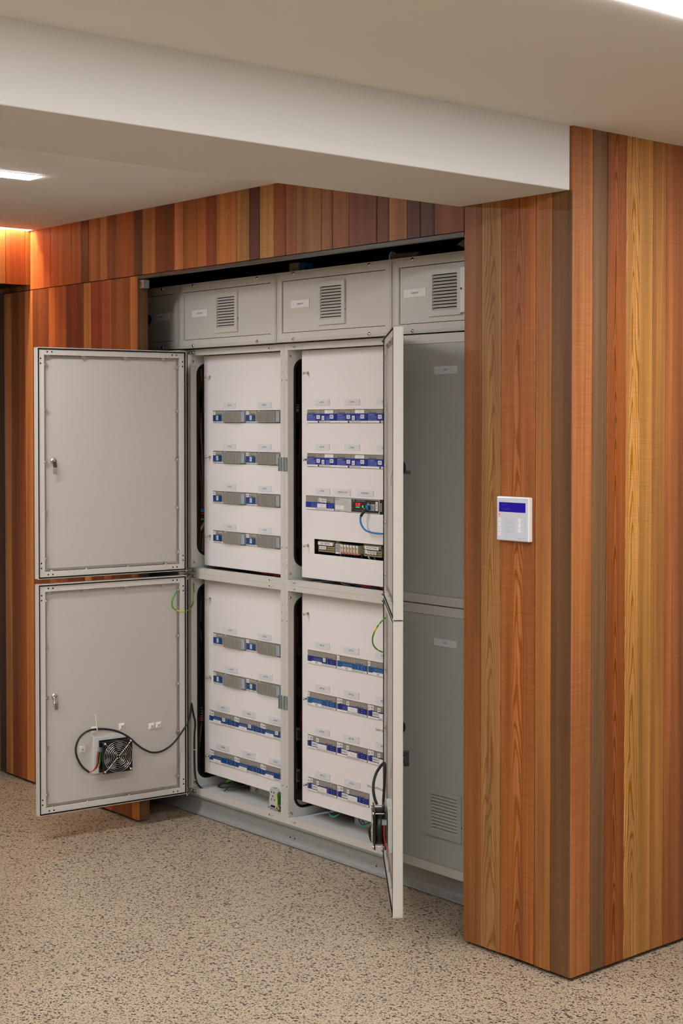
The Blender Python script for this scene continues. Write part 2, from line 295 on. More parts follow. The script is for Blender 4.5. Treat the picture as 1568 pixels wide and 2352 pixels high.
# backing behind the boards, header box, recess
b = MB(); k = M['hole']
b.box(-4.9, X0-.021, .0202, .05, .014, ZO-.003, k); b.box(-4.9, XR, .0202, .05, ZO+.004, HC-.002, k); b.box(XR+.021, -.02, .0202, .05, .014, HC-.002, k); b.box(-.05, -.0202, .02, 2, .014, HC-.002, k)
b.build('trim_2', kind='structure')
b = MB(); b.box(-3.62, XL-.0205, -3.0, -.003, 2.337, HC-.001, M['darkin']); b.build('trim_3', kind='structure')
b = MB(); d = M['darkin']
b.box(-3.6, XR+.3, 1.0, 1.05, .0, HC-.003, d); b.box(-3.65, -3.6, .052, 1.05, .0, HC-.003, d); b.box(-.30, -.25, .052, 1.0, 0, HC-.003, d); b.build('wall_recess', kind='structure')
b = MB()   # metal track along the underside of the timber bulkhead
b.box(X0+.002, XR-.001, .0, .012, 2.300, ZO-.0005, M['track']); b.box(X0+.002, XR-.001, .015, .04, 2.303, ZO-.0005, M['track']); b.box(X0+.002, XR-.001, .012, .015, 2.301, 2.3125, M['gasket'])
b.build('trim_4', kind='structure')
b = MB(); b.box(X0+.002, X0+.03, .012, .04, 2.262, 2.296, M['zinc']); b.box(X0+.006, X0+.026, .0105, .012, 2.268, 2.29, M['chrome']); tag(b.build('door_stop_bracket'), 'small zinc door bracket under left end of dark overhead track', 'bracket')
# ------------------------------------------------------------------ linear lights
def linear_light(x0, x1, y0, y1, label, dm='diff', z=HC):
    t = thing('linear_ceiling_light', label, 'light', at((x0+x1)/2, (y0+y1)/2, z), 'linear lights recessed in the ceiling'); w, l = (x1-x0)/2, (y1-y0)/2
    b = MB(); b.box(-w, w, -l, l, -.0045 if dm == 'diff' else -.0012, -.0002, M[dm]); b.build('diffuser', t)
    b = MB(); e = .003
    for a in ((-w-e, -w, -l-e, l+e), (w, w+e, -l-e, l+e), (-w, w, -l-e, -l), (-w, w, l, l+e)): b.box(*a, -.0022, -.0002, M['plate2'])
    b.build('trim_rim', t); return t
linear_light(-1.951, -1.856, -3.9, -.745, 'lit linear light in ceiling at upper left, near timber wall')
linear_light(.961, 1.06, -4.4, 1.0, 'lit linear light cut by upper right corner of photo')
linear_light(3.5, 3.6, -4.8, -1.2, 'added unseen linear light, extra fill from right of the room')  # lamp added out of view to give the room more light
linear_light(XL+.006, XL+.038, -1.13, -.03, 'wall-washing strip hidden in the ceiling slot beside far left header', 'wash', HC+.058)
# ------------------------------------------------------------------ enclosures
CX = {0: -3.114, 1: -2.428, 2: -1.742, 3: -1.056}; CW = .686; FY = .277; Z = {'lower': (.084, 1.046), 'upper': (1.0465, 2.012)}
def label_plate(parent, x0, x1, z0, z1, y, txt, white=False, th=.0025):
    b = MB(); b.box(x0, x1, y-th, y-.0001, z0, z1, M['plate2' if white else 'plate']); b.text(txt, (x0+x1)/2, y-th-.0002, (z0+z1)/2, .0066, sx=.84)
    return b.build('label_plate', parent)
def door_parts(parent, s, zh0, zh1, mw, earth=False, third=None, W_=.690):
    """door in its own frame: x = s*u from hinge to free edge, +y = inner face, z up; child of the enclosure"""
    T = .033; ku = W_/.69
    def bx(b, u0, u1, *r): b.box(s*u0, s*u1, *r)
    b = MB(); g = M['doorin']; G = M['grey']
    bx(b, 0, W_, -T, -T+.004, zh0, zh1, G); 
    for a in ((0, .004, zh0, zh1), (W_-.004, W_, zh0, zh1), (0, W_, zh0, zh0+.004), (0, W_, zh1-.004, zh1)): bx(b, a[0], a[1], -T+.003, 0, a[2], a[3], G)
    bx(b, .036, W_-.036, -.018, -.0145, zh0+.036, zh1-.036, g)
    d = b.build('door', parent, bevel=.0015); d.matrix_local = mw
    b = MB(); y0, y1 = -.028, .0015
    for a in ((.004, .0075, zh0+.004, zh1-.004), (W_-.0075, W_-.004, zh0+.004, zh1-.004), (.004, W_-.004, zh0+.004, zh0+.0075), (.004, W_-.004, zh1-.0075, zh1-.004)): bx(b, a[0], a[1], y0, y1, a[2], a[3], M['gasket'])
    b.build('gasket', d)
    b = MB(); a0, a1 = .0085, .031                                  # perforated stiffening frame
    for a in ((a0, a1, zh0+a0, zh1-a0), (W_-a1, W_-a0, zh0+a0, zh1-a0), (a1, W_-a1, zh0+a0, zh0+a1), (a1, W_-a1, zh1-a1, zh1-a0)): bx(b, a[0], a[1], -.028, -.002, a[2], a[3], G)
    for u in (.016,  W_-.016):
        for z in (zh0+.045, zh0+.065, zh1-.045, zh1-.065, ): b.lathe((s*u, -.002, z), (0, 1, 0), [(.0001, .0034), (.0006, .0032), (.0007, 0)], M['hole'], 8)
    for z in (zh0+.018, zh1-.018):
        for u in (.045, .065, W_-.045, W_-.065): b.lathe((s*u, -.002, z), (0, 1, 0), [(.0001, .0034), (.0006, .0032), (.0007, 0)], M['hole'], 8)
    b.build('stiffening_frame', d, bevel=.001)
    b = MB()
    for a0, a1, h in ((.0335, .0365, -.009), (.0395, .0425, -.012)):
        for a in ((a0, a1, zh0+a0, zh1-a0), (W_-a1, W_-a0, zh0+a0, zh1-a0), (a1, W_-a1, zh0+a0, zh0+a1), (a1, W_-a1, zh1-a1, zh1-a0)): bx(b, a[0], a[1], -.0146, h, a[2], a[3], M['alu'])
    b.build('clamp_rail', d)
    zc = zh0; H = zh1-zh0; hf = lambda f: zh0+f*H
    def clamp(u, z, dz, du):
        q = MB(); q.box(s*u-.0075-abs(du)*.0025, s*u+.0075+abs(du)*.0025, -.008, -.0055, z-.0075-abs(dz)*.0025, z+.0075+abs(dz)*.0025, M['alu']); q.box(s*u-.004, s*u+.004, -.0145, -.008, z-.004, z+.004, M['alu'])
        q.screw((s*(u-du*.002), -.0055, z-dz*.002), (0, 1, 0), .0045); q.build('clamp', d)
    for f in (.61, .453, .261, .081): clamp((f+.029)*ku, zh1-.033, -1, 0); clamp((f+.017)*ku, zh0+.033, 1, 0)
    for k, f in enumerate((.926, .727, .507, .289, .087)):
        clamp(W_-.037, hf(f), 0, -1)
        if not (earth and k == 0): clamp(.040, hf(f), 0, 1)
    zl = hf(.51)
    b = MB(); b.lathe((s*(W_-.075), -.0146, zl), (0, 1, 0), [(0, .0135), (.004, .0135), (.006, .011), (.008, .010), (.0085, 0)], M['alu'], 16); b.lathe((s*(W_-.075), -.006, zl), (0, 1, 0), [(0, .006), (.004, .006), (.005, 0)], M['brass'], 6)
    x = s*(W_-.075); b.prism([(-.0065, .0), (-.003, .0), (.006, -.030), (.006, -.053), (.0025, -.053), (.0025, -.029)], x-.0085, x+.0085, M['chrome'], 'x') if 0 else b.add([(x-.0085, -.004, zl+.004), (x+.0085, -.004, zl+.004), (x+.0085, .004, zl-.026), (x-.0085, .004, zl-.026), (x+.0085, .004, zl-.052), (x-.0085, .004, zl-.052), (x-.0085, -.0065, zl+.004), (x+.0085, -.0065, zl+.004), (x+.0085, .0015, zl-.027), (x-.0085, .0015, zl-.027), (x+.0085, .0015, zl-.052), (x-.0085, .0015, zl-.052)], [(0, 1, 2, 3), (3, 2, 4, 5), (7, 6, 9, 8), (8, 9, 11, 10), (0, 3, 9, 6), (3, 5, 11, 9), (1, 7, 8, 2), (2, 8, 10, 4), (5, 4, 10, 11), (0, 6, 7, 1)], M['chrome'])
    b.build('lock_cam', d, bevel=.001, label='bent chrome lock cam')
    b = MB(); b.lathe((x, -T, zl+.008), (0, -1, 0), [(0, .021), (.003, .021), (.009, .016), (.012, .010), (.012, 0)], M['black'], 18)
    if not third: b.box(x-.006, x+.006, -T-.028, -T-.006, zl-.014, zl-.003, M['black'])
    else: b.v = []; b.f = []; b.m = []; b.sm = []; b.lathe((x, -T, third+.104), (0, -1, 0), [(0, .019), (.003, .019), (.009, .015), (.012, .009), (.012, 0)], M['black'], 18)
    b.build('lock_knob' if not third else 'round_plug', d, bevel=.001)
    if third:
        z = third; b = MB(); b.cyl((x, -T, z), (x, -T-.006, z), .012, M['black'], 14); b.box(x-.008, x+.008, -T-.024, -T-.006, z-.025, z-.009, M['black']); b.box(x-.007, x+.007, -T-.024, -T-.005, z-.009, z+.009, M['hose']); b.box(x-.008, x+.008, -T-.024, -T-.006, z+.009, z+.025, M['black']); b.build('wing_knob', d, bevel=.001)
    return d
def enclosure(cell, lvl, desc, rows=None, dz=0, door=None, closed=None):
    x0 = CX[cell]; z0, z1 = Z[lvl]; H = z1-z0; t = thing('electrical_enclosure', desc, 'electrical cabinet', at(x0, FY, z0), 'modular grey electrical enclosures')
    w = CW-.0008; bw = .021; D = .34
    b = MB(); G = M['grey']
    ft = .022 if lvl == 'upper' else .0265; tt = .025 if lvl == 'upper' else .022
    b.plate(0, w, 0, H, 0, .003, [((.032 if cell == 1 else bw), w-.0255, ft, H-tt)], G)
    L_ = .032 if cell == 1 else bw
    if cell == 1: b.box(.0, .030, .0, -.0005, 0, H, G); b.box(.003, .009, -.0012, -.0003, .01, H-.01, M['hole'])
    for a in ((L_-.002, L_, ft, H-tt), (w-.0255, w-.0235, ft, H-tt)): b.box(a[0], a[1], .003, .03, a[2], a[3], G)
    b.box(L_, w-.0255, .003, .03, ft-.002, ft, G); b.box(L_, w-.0255, .003, .03, H-tt, H-tt+.002, G)
    def dot(x, z, r=.0018, e=1): b.add([(x+r*math.cos(q)*.8, -.0004 if cell != 1 or x > .04 else -.0012, z+e*r*math.sin(q)) for q in (j*PI/4 for j in range(8))], [tuple(range(8))], M['hole'])
    zz = (ft*.55, H-tt*.55)
    for z in zz:
        for x in (.062, w-.10): dot(x, z, .003, 1.3)
        for x, q in ((.078, 1), (.084, -1), (.098, -1), (.104, 1)): dot(w-x, z+q*.002); dot(x-.03 if cell != 1 else x+.02, z+q*.002) if cell != 1 else None
    xr = w-.0145; xl = .0135 if cell != 1 else .016
    for x in (xl, xr):
        for z in (.075, .083, .108, .116, H-.075, H-.083, H-.108, H-.116): dot(x+(.0015 if int(z*1000) % 2 else -.0015), z, .0018)
        for z in (.15, H-.145): dot(x, z, .0026, 1.3)
    for xx, zz_, sx_, sz_ in ((w-.0255, ft, 1, -1), (w-.0255, H-tt, 1, 1)): b.add([(xx, -.0003, zz_), (xx+.0006, -.0003, zz_), (xx+.022*sx_, -.0003, zz_+.021*sz_), (xx+.0214*sx_, -.0003, zz_+.021*sz_)], [(0, 1, 2, 3)], M['track'])
    b.build('frame', t, bevel=.0006)
    # side panels with the rounded opening on the left
    I = M['greyin']; b = MB(); ya, yb, za, zb = .036, .27, (.075 if lvl == 'upper' else .060), H-(.062 if lvl == 'upper' else .056); r = .045
    X = L_-.002
    def rr(k): return [(yb-r+r*math.cos(q), zb-r+r*math.sin(q)) for q in (PI/2*j/6 for j in range(7))]+[(ya+r-r*math.sin(q), zb-r+r*math.cos(q)) for q in (PI/2*j/6 for j in range(7))]+[(ya+r-r*math.cos(q), za+r-r*math.sin(q)) for q in (PI/2*j/6 for j in range(7))]+[(yb-r+r*math.sin(q), za+r-r*math.cos(q)) for q in (PI/2*j/6 for j in range(7))]
    P = rr(0); n = len(P); y0_, y1_, zA, zB = .003, D, ft*.5, H-tt*.5
    def outer(p):
        yy, z = p; cy_, cz_ = (ya+yb)/2, (za+zb)/2; dy, dz_ = yy-cy_, z-cz_; kk = min(((y1_-cy_) if dy > 0 else (cy_-y0_))/max(abs(dy), 1e-6), ((zB-cz_) if dz_ > 0 else (cz_-zA))/max(abs(dz_), 1e-6)); return (cy_+dy*kk, cz_+dz_*kk)
    O = [outer(p) for p in P]; cor = [(y1_, zB), (y0_, zB), (y0_, zA), (y1_, zA)]
    vs = [(X, p[0], p[1]) for p in P]+[(X, p[0], p[1]) for p in O]; fs = []
    for i in range(n):
        j = (i+1) % n; a, q = O[i], O[j]; extra = [k for k in cor if (abs(a[0]-k[0]) < 1e-6 or abs(a[1]-k[1]) < 1e-6) and (abs(q[0]-k[0]) < 1e-6 or abs(q[1]-k[1]) < 1e-6) and not (abs(a[0]-q[0]) < 1e-6 or abs(a[1]-q[1]) < 1e-6)]
        if extra: vs.append((X, *extra[0])); fs.append((i, j, n+j, len(vs)-1, n+i))
        else: fs.append((i, j, n+j, n+i))
    b.add(vs, fs, I); b.screw((X, .012, .045), (1, 0, 0), .0065, M['zinc']); b.screw((X, .012, H-.05), (1, 0, 0), .0065, M['zinc']); b.screw((X, .02, ft+.012), (1, 0, 0), .006, M['zinc']) if lvl == 'lower' else None
    b.build('side_panel', t)
    b = MB(); pts = [(X+.001, p[0], p[1]) for p in P]; b.tube(pts+[pts[0], pts[1]], .0055, M['gasket'], 8, cap=False); b.build('edge_trim', t, label='black rubber edge trim round the side opening')
    b = MB(); b.box(.002, w-.002, .003, D, 0.004, ft*.85 if lvl == 'lower' else .007, I)
    b.build('tray', t); b = MB(); b.box(.002, w-.002, .12 if lvl == 'lower' else .003, D, H-tt*.6, H-tt*.45, I); b.build('top_plate', t)
    if lvl == 'lower' and rows is not None:
        b = MB(); b.box(.25, w-.05, .155, .16, .02, .05, I); b.screw((.30, .155, .036), (0, -1, 0), .009, M['zinc']); b.screw((.42, .155, .036), (0, -1, 0), .009, M['zinc']); b.build('cable_upstand', t)
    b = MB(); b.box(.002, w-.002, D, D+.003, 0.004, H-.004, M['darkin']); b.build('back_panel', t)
    if rows is not None:
        px0 = .057 if cell == 1 else .045; px1 = w-.030; pz0 = (1.078 if lvl == 'upper' else .172)-z0; pz1 = (1.985 if lvl == 'upper' else 1.026)-z0; py = .053
        hs = [(a-x0-.0015, e-x0+.0015, q-z0-.0012, r_-z0+.0012) for a, e, q, r_ in rows['holes']]
        b = MB(); b.plate(px0, px1, pz0, pz1, py, py+.0016, hs, M['white'])
        b.box(px0, px0+.0015, py, py+.022, pz0, pz1, M['white']); b.box(px0, px1, py, py+.022, pz0, pz0+.0015, M['white']); b.box(px0, px1, py, py+.022, pz1-.0015, pz1, M['white'])
        for q in rows.get('print', []): b.text(q[0], q[1]-x0, py-.0003, q[2]-z0, .009, sx=.9)
        p = b.build('inner_panel', t, bevel=.0006)
        for lab in rows['labels']: label_plate(p, lab[1]-x0, lab[2]-x0, lab[3]-z0, lab[4]-z0, py, lab[0])
        for kz in rows['knobs']:
            q = MB(); kx = (-2.338 if cell == 1 else -1.669)-x0; kz -= z0
            q.lathe((kx+.012, py, kz), (0, -1, 0), [(0, .0068), (.004, .0068), (.006, .005), (.016, .004), (.018, .0052), (.024, .0052), (.026, .003), (.026, 0)], M['chrome'], 12); q.build('panel_screw', p)
        for k in range(len(rows['rails'])):
            q = MB(); z = rows['rails'][k]-z0; q.box(px0+.01, w-.026, .098, .1055, z-.0175, z+.0175, M['track']); q.build('din_rail', t)
    if door:
        s, mw = door['s'], door['mw']; d = door_parts(t, s, door['z'][0]-z0, door['z'][1]-z0, at(-x0, -FY, 0) @ mw, door.get('earth', False), door.get('third'), door.get('w', .69))
        hx = .038 if s > 0 else w-.038
        for hz in ((.013, H-.013) if lvl == 'lower' else (.012, H-.013)):
            q = MB(); q.box(hx-.034, hx+.030, -.0035, -.0004, hz-.008, hz+.008, M['zinc']); q.screw((hx-.006, -.0035, hz), (0, -1, 0), .006); q.screw((hx+.02, -.0035, hz), (0, -1, 0), .0055); q.cyl((hx-.03, -.010, hz-.009), (hx-.03, -.010, hz+.009), .0055, M['zinc'])
            if s > 0: q.tube([(hx-.028, -.008, hz+.004), (hx+.045, -.045, hz+.004), (.109, -.078, hz+.006 if hz < .5 else hz-.006)], .0035, M['zinc'], 6)
            q.build('hinge', t, bevel=.0008)
        if s > 0: sxs = w-.022
        else: sxs = .010
        q = MB(); zs = (1.531 if lvl == 'upper' else .572)-z0; q.box(sxs-.008, sxs-.005, -.010, -.0004, zs-.028, zs+.028, M['zinc']); q.box(sxs-.008, sxs+.008, -.0035, -.0004, zs-.028, zs+.028, M['zinc']); q.box(sxs+.004, sxs+.008, -.012, -.0004, zs-.026, zs+.026, M['zinc']); q.build('strike_plate', t, bevel=.001)
    if closed:
        za, zb = closed['z'][0]-z0, closed['z'][1]-z0; yf = -.042
        b = MB(); b.box(.002, w-.002, yf+.006, -.001, za, zb, M['grey']); e = .033
        b.plate(.002, w-.002, za, zb, yf, yf+.006, [(.002+e, w-.002-e, za+e, zb-e)], M['grey']); d = b.build('door', t, bevel=.002)
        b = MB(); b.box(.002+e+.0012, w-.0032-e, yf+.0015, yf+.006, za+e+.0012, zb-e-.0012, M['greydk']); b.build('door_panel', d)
        b = MB(); b.plate(.006, w-.006, za+.004, zb-.004, yf-.0003, yf+.001, [(.0064, w-.0064, za+.0044, zb-.0044)], M['track']) if 0 else None
        if closed.get('label'): label_plate(d, *closed['label'][1:], yf+.0015, closed['label'][0], th=.003)
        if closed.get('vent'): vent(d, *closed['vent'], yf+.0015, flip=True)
    return t
def vent(parent, xa, xb, za, zb, y, flip=False, side=False):
    b = MB(); m = M['grey' if not flip else 'greydk']; e = .018; ix0, ix1, iz0, iz1 = xa+e, xb-e, za+e*1.05, zb-e*1.05
    if flip: iz1 = zb-.016; iz0 = za+.022
    b.plate(xa, xb, za, zb, y-.008, y-.0001, [(ix0, ix1, iz0, iz1)], m); b.box(ix0, ix1, y-.0012, y-.0001, iz0, iz1, M['hole'])
    n = 11; st = (iz1-iz0)/n
    for i in range(n):
        z = iz0+i*st; top = z+st*.47
        b.add([(ix0, y-.0078, z+.0006), (ix1, y-.0078, z+.0006), (ix1, y-.002, top+.003), (ix0, y-.002, top+.003), (ix0, y-.0072, z-.0004), (ix1, y-.0072, z-.0004), (ix1, y-.0014, top+.002), (ix0, y-.0014, top+.002)], [(0, 1, 2, 3), (5, 4, 7, 6), (0, 4, 5, 1), (3, 2, 6, 7)], m)
    cx = (xa+xb)/2; zc = zb-.0085 if flip else za+.0085
    b.box(cx-.016, cx+.018, y-.0088, y-.008, zc-.005, zc+.0055, m); b.box(cx+.018, cx+.019, y-.0092, y-.008, zc-.005, zc+.0055, M['plate2'])
    for i in range(22):
        z = za+.02+i*(zb-za-.04)/22
        for xx in (xa+.003, xb-.012): b.box(xx, xx+.009, y-.0084, y-.008, z, z+.0025, m)
    b.box(xb-.0002, xb+.0003, y-.005, y-.002, za+.05, za+.056, M['hole'])
    return b.build('vent_grille', parent, bevel=.0006)
def module_row(x, z): return (x, x+.0, z)
# --- rows of the four open cells (world x, z)
RU = [1.7475, 1.5745, 1.4025, 1.2325]; RL = [.7895, .6225, .4495, .2785]; MH = .0515
def A_holes(zt): return [(-2.305, -1.829, zt-MH, zt)]
def lab(txt, xl, zt, w=.089): return (txt, xl, xl+w, zt-.0235, zt)
c1u = dict(holes=[h for z in RU for h in A_holes(z)], knobs=[1.894, 1.548, 1.206], rails=[z-.026 for z in RU],
  labels=[lab('LCP1-0%d' % (2*i+1+j), (-2.227, -1.985)[j], z) for i, z in enumerate((1.782, 1.608, 1.4365, 1.265)) for j in (0, 1)])
c1l = dict(holes=A_holes(RL[0])+A_holes(RL[1])+[(a, a+.182, z-MH, z) for z in RL[2:] for a in (-2.334, -2.149, -1.966)], knobs=[.934, .594, .252], rails=[z-.026 for z in RL],
  labels=[lab('LCP2-01', -2.224, .824), lab('LCP2-02', -1.986, .823), lab('LCP2-03', -2.217, .658), lab('LCP2-04', -1.979, .657)]+[lab('LCP2-%02d' % (5+3*i+j), (-2.281, -2.098, -1.913)[j], (.4855, .314)[i], .0915) for i in (0, 1) for j in range(3)])
c2u = dict(holes=[(-1.662, -1.116, z-MH, z) for z in RU[:2]]+[(-1.67, -1.125, 1.352, 1.406), (-1.618, -1.13, 1.178, 1.235)], knobs=[1.894, 1.55, 1.207], rails=[z-.026 for z in RU],
  labels=[lab('LCP3-0%d' % (3*i+j+1), (-1.613, -1.4335, -1.249)[j], (1.7885, 1.613)[i]) for i in (0, 1) for j in range(3)]+[lab('LCP3-07', -1.612, 1.439), lab('QSPS-DH-1-75-H', -1.488, 1.439), lab('GLIDE 8000-1', -1.358, 1.44, .093)])
c2l = dict(holes=[(a, a+.176, z-MH, z) for z in RL[:3] for a in (-1.659, -1.476, -1.294)]+[(-1.658, -1.480, RL[3]-MH, RL[3]), (-1.474, -1.290, RL[3]-MH, RL[3])], knobs=[.934, .595, .25], rails=[z-.026 for z in RL],
  labels=[lab('BCP1-%02d' % (3*i+j+1), (-1.613, -1.437, -1.251)[j], z) for i, z in enumerate((.8285, .658, .486)) for j in range(3)]+[lab('BCP1-10', -1.61, .312), lab('BCP1-11', -1.432, .312, .092)], print=[('GARAGE LIGHTING', -1.205, .5325), ('DALI CONTROLLED LIGHTS', -1.232, .3085)])
def rz(deg): return Matrix.Rotation(math.radians(deg), 4, 'Z')
MWL = Matrix.Translation((-2.319, .20, 0)) @ rz(-96.25); KL = .675/.69
def zL(z): return 1.7+(z-1.7)*.983
ANG = -39.5; MWR = Matrix.Translation((-1.132, .26, 0)) @ rz(ANG+180)
zu, zl = (1.0535, 2.0035), (.0785, 1.0345); ru, rl = (1.0565, 2.0105), (.083, 1.054)
e11 = enclosure(1, 'upper', 'upper enclosure beside timber panelling holding the LCP1 modules, door swung wide open', c1u, door=dict(s=1, mw=MWL, z=(1.0655, 2.0005), w=.675))
e10 = enclosure(1, 'lower', 'lower enclosure holding the LCP2 modules, open door carries a round fan', c1l, door=dict(s=1, mw=MWL, z=(.1065, 1.0455), w=.675, earth=True))
e21 = enclosure(2, 'upper', 'upper enclosure holding the LCP3 modules and red display controller, door seen edge-on', c2u, door=dict(s=-1, mw=MWR, z=ru))
e20 = enclosure(2, 'lower', 'lower enclosure holding the BCP1 modules, door seen edge-on with black fan', c2l, door=dict(s=-1, mw=MWR, z=rl, earth=True, third=.506))
e31 = enclosure(3, 'upper', 'closed upper enclosure marked SCP1 beside the right timber pier', closed=dict(z=(1.0535, 2.011), label=('SCP1', -.836+1.056, -.723+1.056, 1.868-1.0465, 1.896-1.0465)))
e30 = enclosure(3, 'lower', 'closed lower enclosure marked FCP1 with a vent grille near its foot', closed=dict(z=(.1, 1.0495), label=('FCP1', -.836+1.056, -.723+1.056, .91-.084, .936-.084), vent=(-.863+1.056, -.696+1.056, .232-.084, .397-.084)))
e01 = enclosure(0, 'upper', 'closed upper enclosure mostly hidden behind the left timber panelling', closed=dict(z=(1.0535, 2.011)))
e00 = enclosure(0, 'lower', 'closed lower enclosure mostly hidden behind left timber panelling and open door', closed=dict(z=(.1, 1.0495)))
# cable tie mounts sit on the lower left door
LD = [o for o in e10.children if o.name.startswith('door')][0]
def mounts(d, s, dz):
    for u, z in ((.406, .408), (.278, .407), (.137, .392), (.104, .393), (.461, .331)):
        q = MB(at(0, 0, -dz)); X = s*(u+.029)*KL; z = zL(z); y = -.0145; w = .0135
        q.add([(X-w, y, z-w), (X+w, y, z-w), (X+w, y, z+w), (X-w, y, z+w), (X-w, y+.0015, z-w), (X+w, y+.0015, z-w), (X+w, y+.0015, z+w), (X-w, y+.0015, z+w), (X-.006, y+.006, z-.006), (X+.006, y+.006, z-.006), (X+.006, y+.006, z+.006), (X-.006, y+.006, z+.006)],
              [(0, 4, 5, 1), (1, 5, 6, 2), (2, 6, 7, 3), (3, 7, 4, 0), (4, 8, 9, 5), (5, 9, 10, 6), (6, 10, 11, 7), (7, 11, 8, 4), (8, 11, 10, 9)], M['ivory'])
        q.box(X-.0028, X+.0028, y+.006, y+.0062, z-.0035, z+.0035, M['tan']); q.build('cable_tie_mount', d)
    q = MB(at(0, 0, -dz+zL(.41)-.41)); X = s*.434*KL; q.tube([(X, -.004, .405), (X-.001, .008, .418), (X+.0015, .006, .445), (X+.003, .002, .476)], .0018, M['ivory'], 6, smoothpts=2); q.tube([(X-.001, -.008, .408), (X, .009, .420), (X, .014, .412), (X, .009, .403), (X, -.008, .402)], .002, M['ivory'], 6); q.build('cable_tie', d, label='white cable tie with its tail sticking up')
mounts(LD, 1, Z['lower'][0])
# ------------------------------------------------------------------ cableway boxes above
def cableway(cell, label, screws=True, grille=None, plate_x=None, knob=False):
    x0 = {0: -3.104, 1: -2.420, 2: -1.738, 3: -1.055}[cell]; w = .6775; za, zb = 2.0165, 2.2905; y = .24
    t = thing('cable_trunking_box', label, 'cable trunking', at(x0, y, za), 'cableway boxes above the enclosures'); H = zb-za; e = .034
    b = MB(); b.box(.002, w-.002, .004, .36, 0.0, H, M['grey']); b.build('body', t)
    b = MB(); b.plate(0, w, 0, H, -.006, .004, [(e, w-e, e, H-e)], M['grey']); g = M['track']
    for a in ((.004, .0046, .004, H-.004), (w-.0046, w-.004, .004, H-.004), (.004, w-.004, .004, .0046), (.004, w-.004, H-.0046, H-.004), (.009, .0095, .009, H-.009), (w-.0095, w-.009, .009, H-.009), (.009, w-.009, .009, .0095), (.009, w-.009, H-.0095, H-.009)): b.box(a[0], a[1], -.0062, -.006, a[2], a[3], M['track'])
    for xx, sg, zz, sz in ((e, -1, e, -1), (e, -1, H-e, 1), (w-e, 1, e, -1), (w-e, 1, H-e, 1)): b.add([(xx, -.0062, zz), (xx+.0006, -.0062, zz), (xx+sg*.027+.0006, -.0062, zz+sz*.027), (xx+sg*.027, -.0062, zz+sz*.027)], [(0, 1, 2, 3)], g)
    b.build('frame', t, bevel=.0018)
    b = MB(); b.box(e+.0025, w-e-.0025, -.0015, .004, e+.0025, H-e-.0025, M['grey']); b.box(e, w-e, .0035, .004, e, H-e, M['hole']); b.build('front_panel', t)
    for sx_ in (.107, .556):
        for sz in (.009, H-.009): q = MB(); q.screw((sx_, -.006, sz), (0, -1, 0), .0075, h=.006); q.build('screw', t)
    if grille: vent(t, grille-x0, grille-x0+.16, 2.072-za, 2.237-za, -.0015)
    if plate_x is not None: label_plate(t, plate_x-x0, plate_x-x0+.114, 2.146-za, 2.176-za, -.0015, 'CABLEWAY', white=True)
    if knob: q = MB(); q.lathe((-2.658-x0, -.0015, 2.153-za), (0, -1, 0), [(0, .016), (.006, .024), (.03, .026), (.034, .02), (.034, 0)], M['black'], 18); q.build('knob', t)
cableway(0, 'shadowed cableway box at left end of the row, half behind timber', plate_x=-2.615, knob=True)
cableway(1, 'fully visible cableway box between the shadowed box and the middle one', grille=-2.158, plate_x=-2.328)
cableway(2, 'cableway box in the middle, its right lower corner meets the open door', grille=-1.481, plate_x=-1.65)
t3 = cableway(3, 'cableway box at right end, cut off by the right timber pier', grille=-.863, plate_x=-.997)
b = MB(); b.box(-.703, -.58, .226, .2335, 2.078, 2.236, M['plate2']); b.screw((-.696, .226, 2.16), (0, -1, 0), .004, M['track']); tag(b.build('blank_cover_plate', bevel=.002), 'white cover plate between right cableway vent and timber pier', 'cover plate')
# plinth channel
b = MB(); prof = [(.277, .0835), (.277, .0745), (.279, .0735), (.286, .072), (.287, .030), (.284, .020), (.276, .012), (.268, .008), (.267, .0035), (.292, .0035), (.2945, .02), (.2945, .076), (.60, .076), (.60, .0835)]
b.prism(prof, -3.11, -.372, M['galv'], 'x'); b.box(-3.11, -.372, .3, .59, 0, .07, M['hole'])
for x in (-1.69, -1.72, -1.2): b.screw((x, .2865, .03), (0, -1, 0), .003, M['hole'])
tag(b.build('steel_plinth'), 'galvanised steel channel plinth under the row of enclosures', 'plinth')
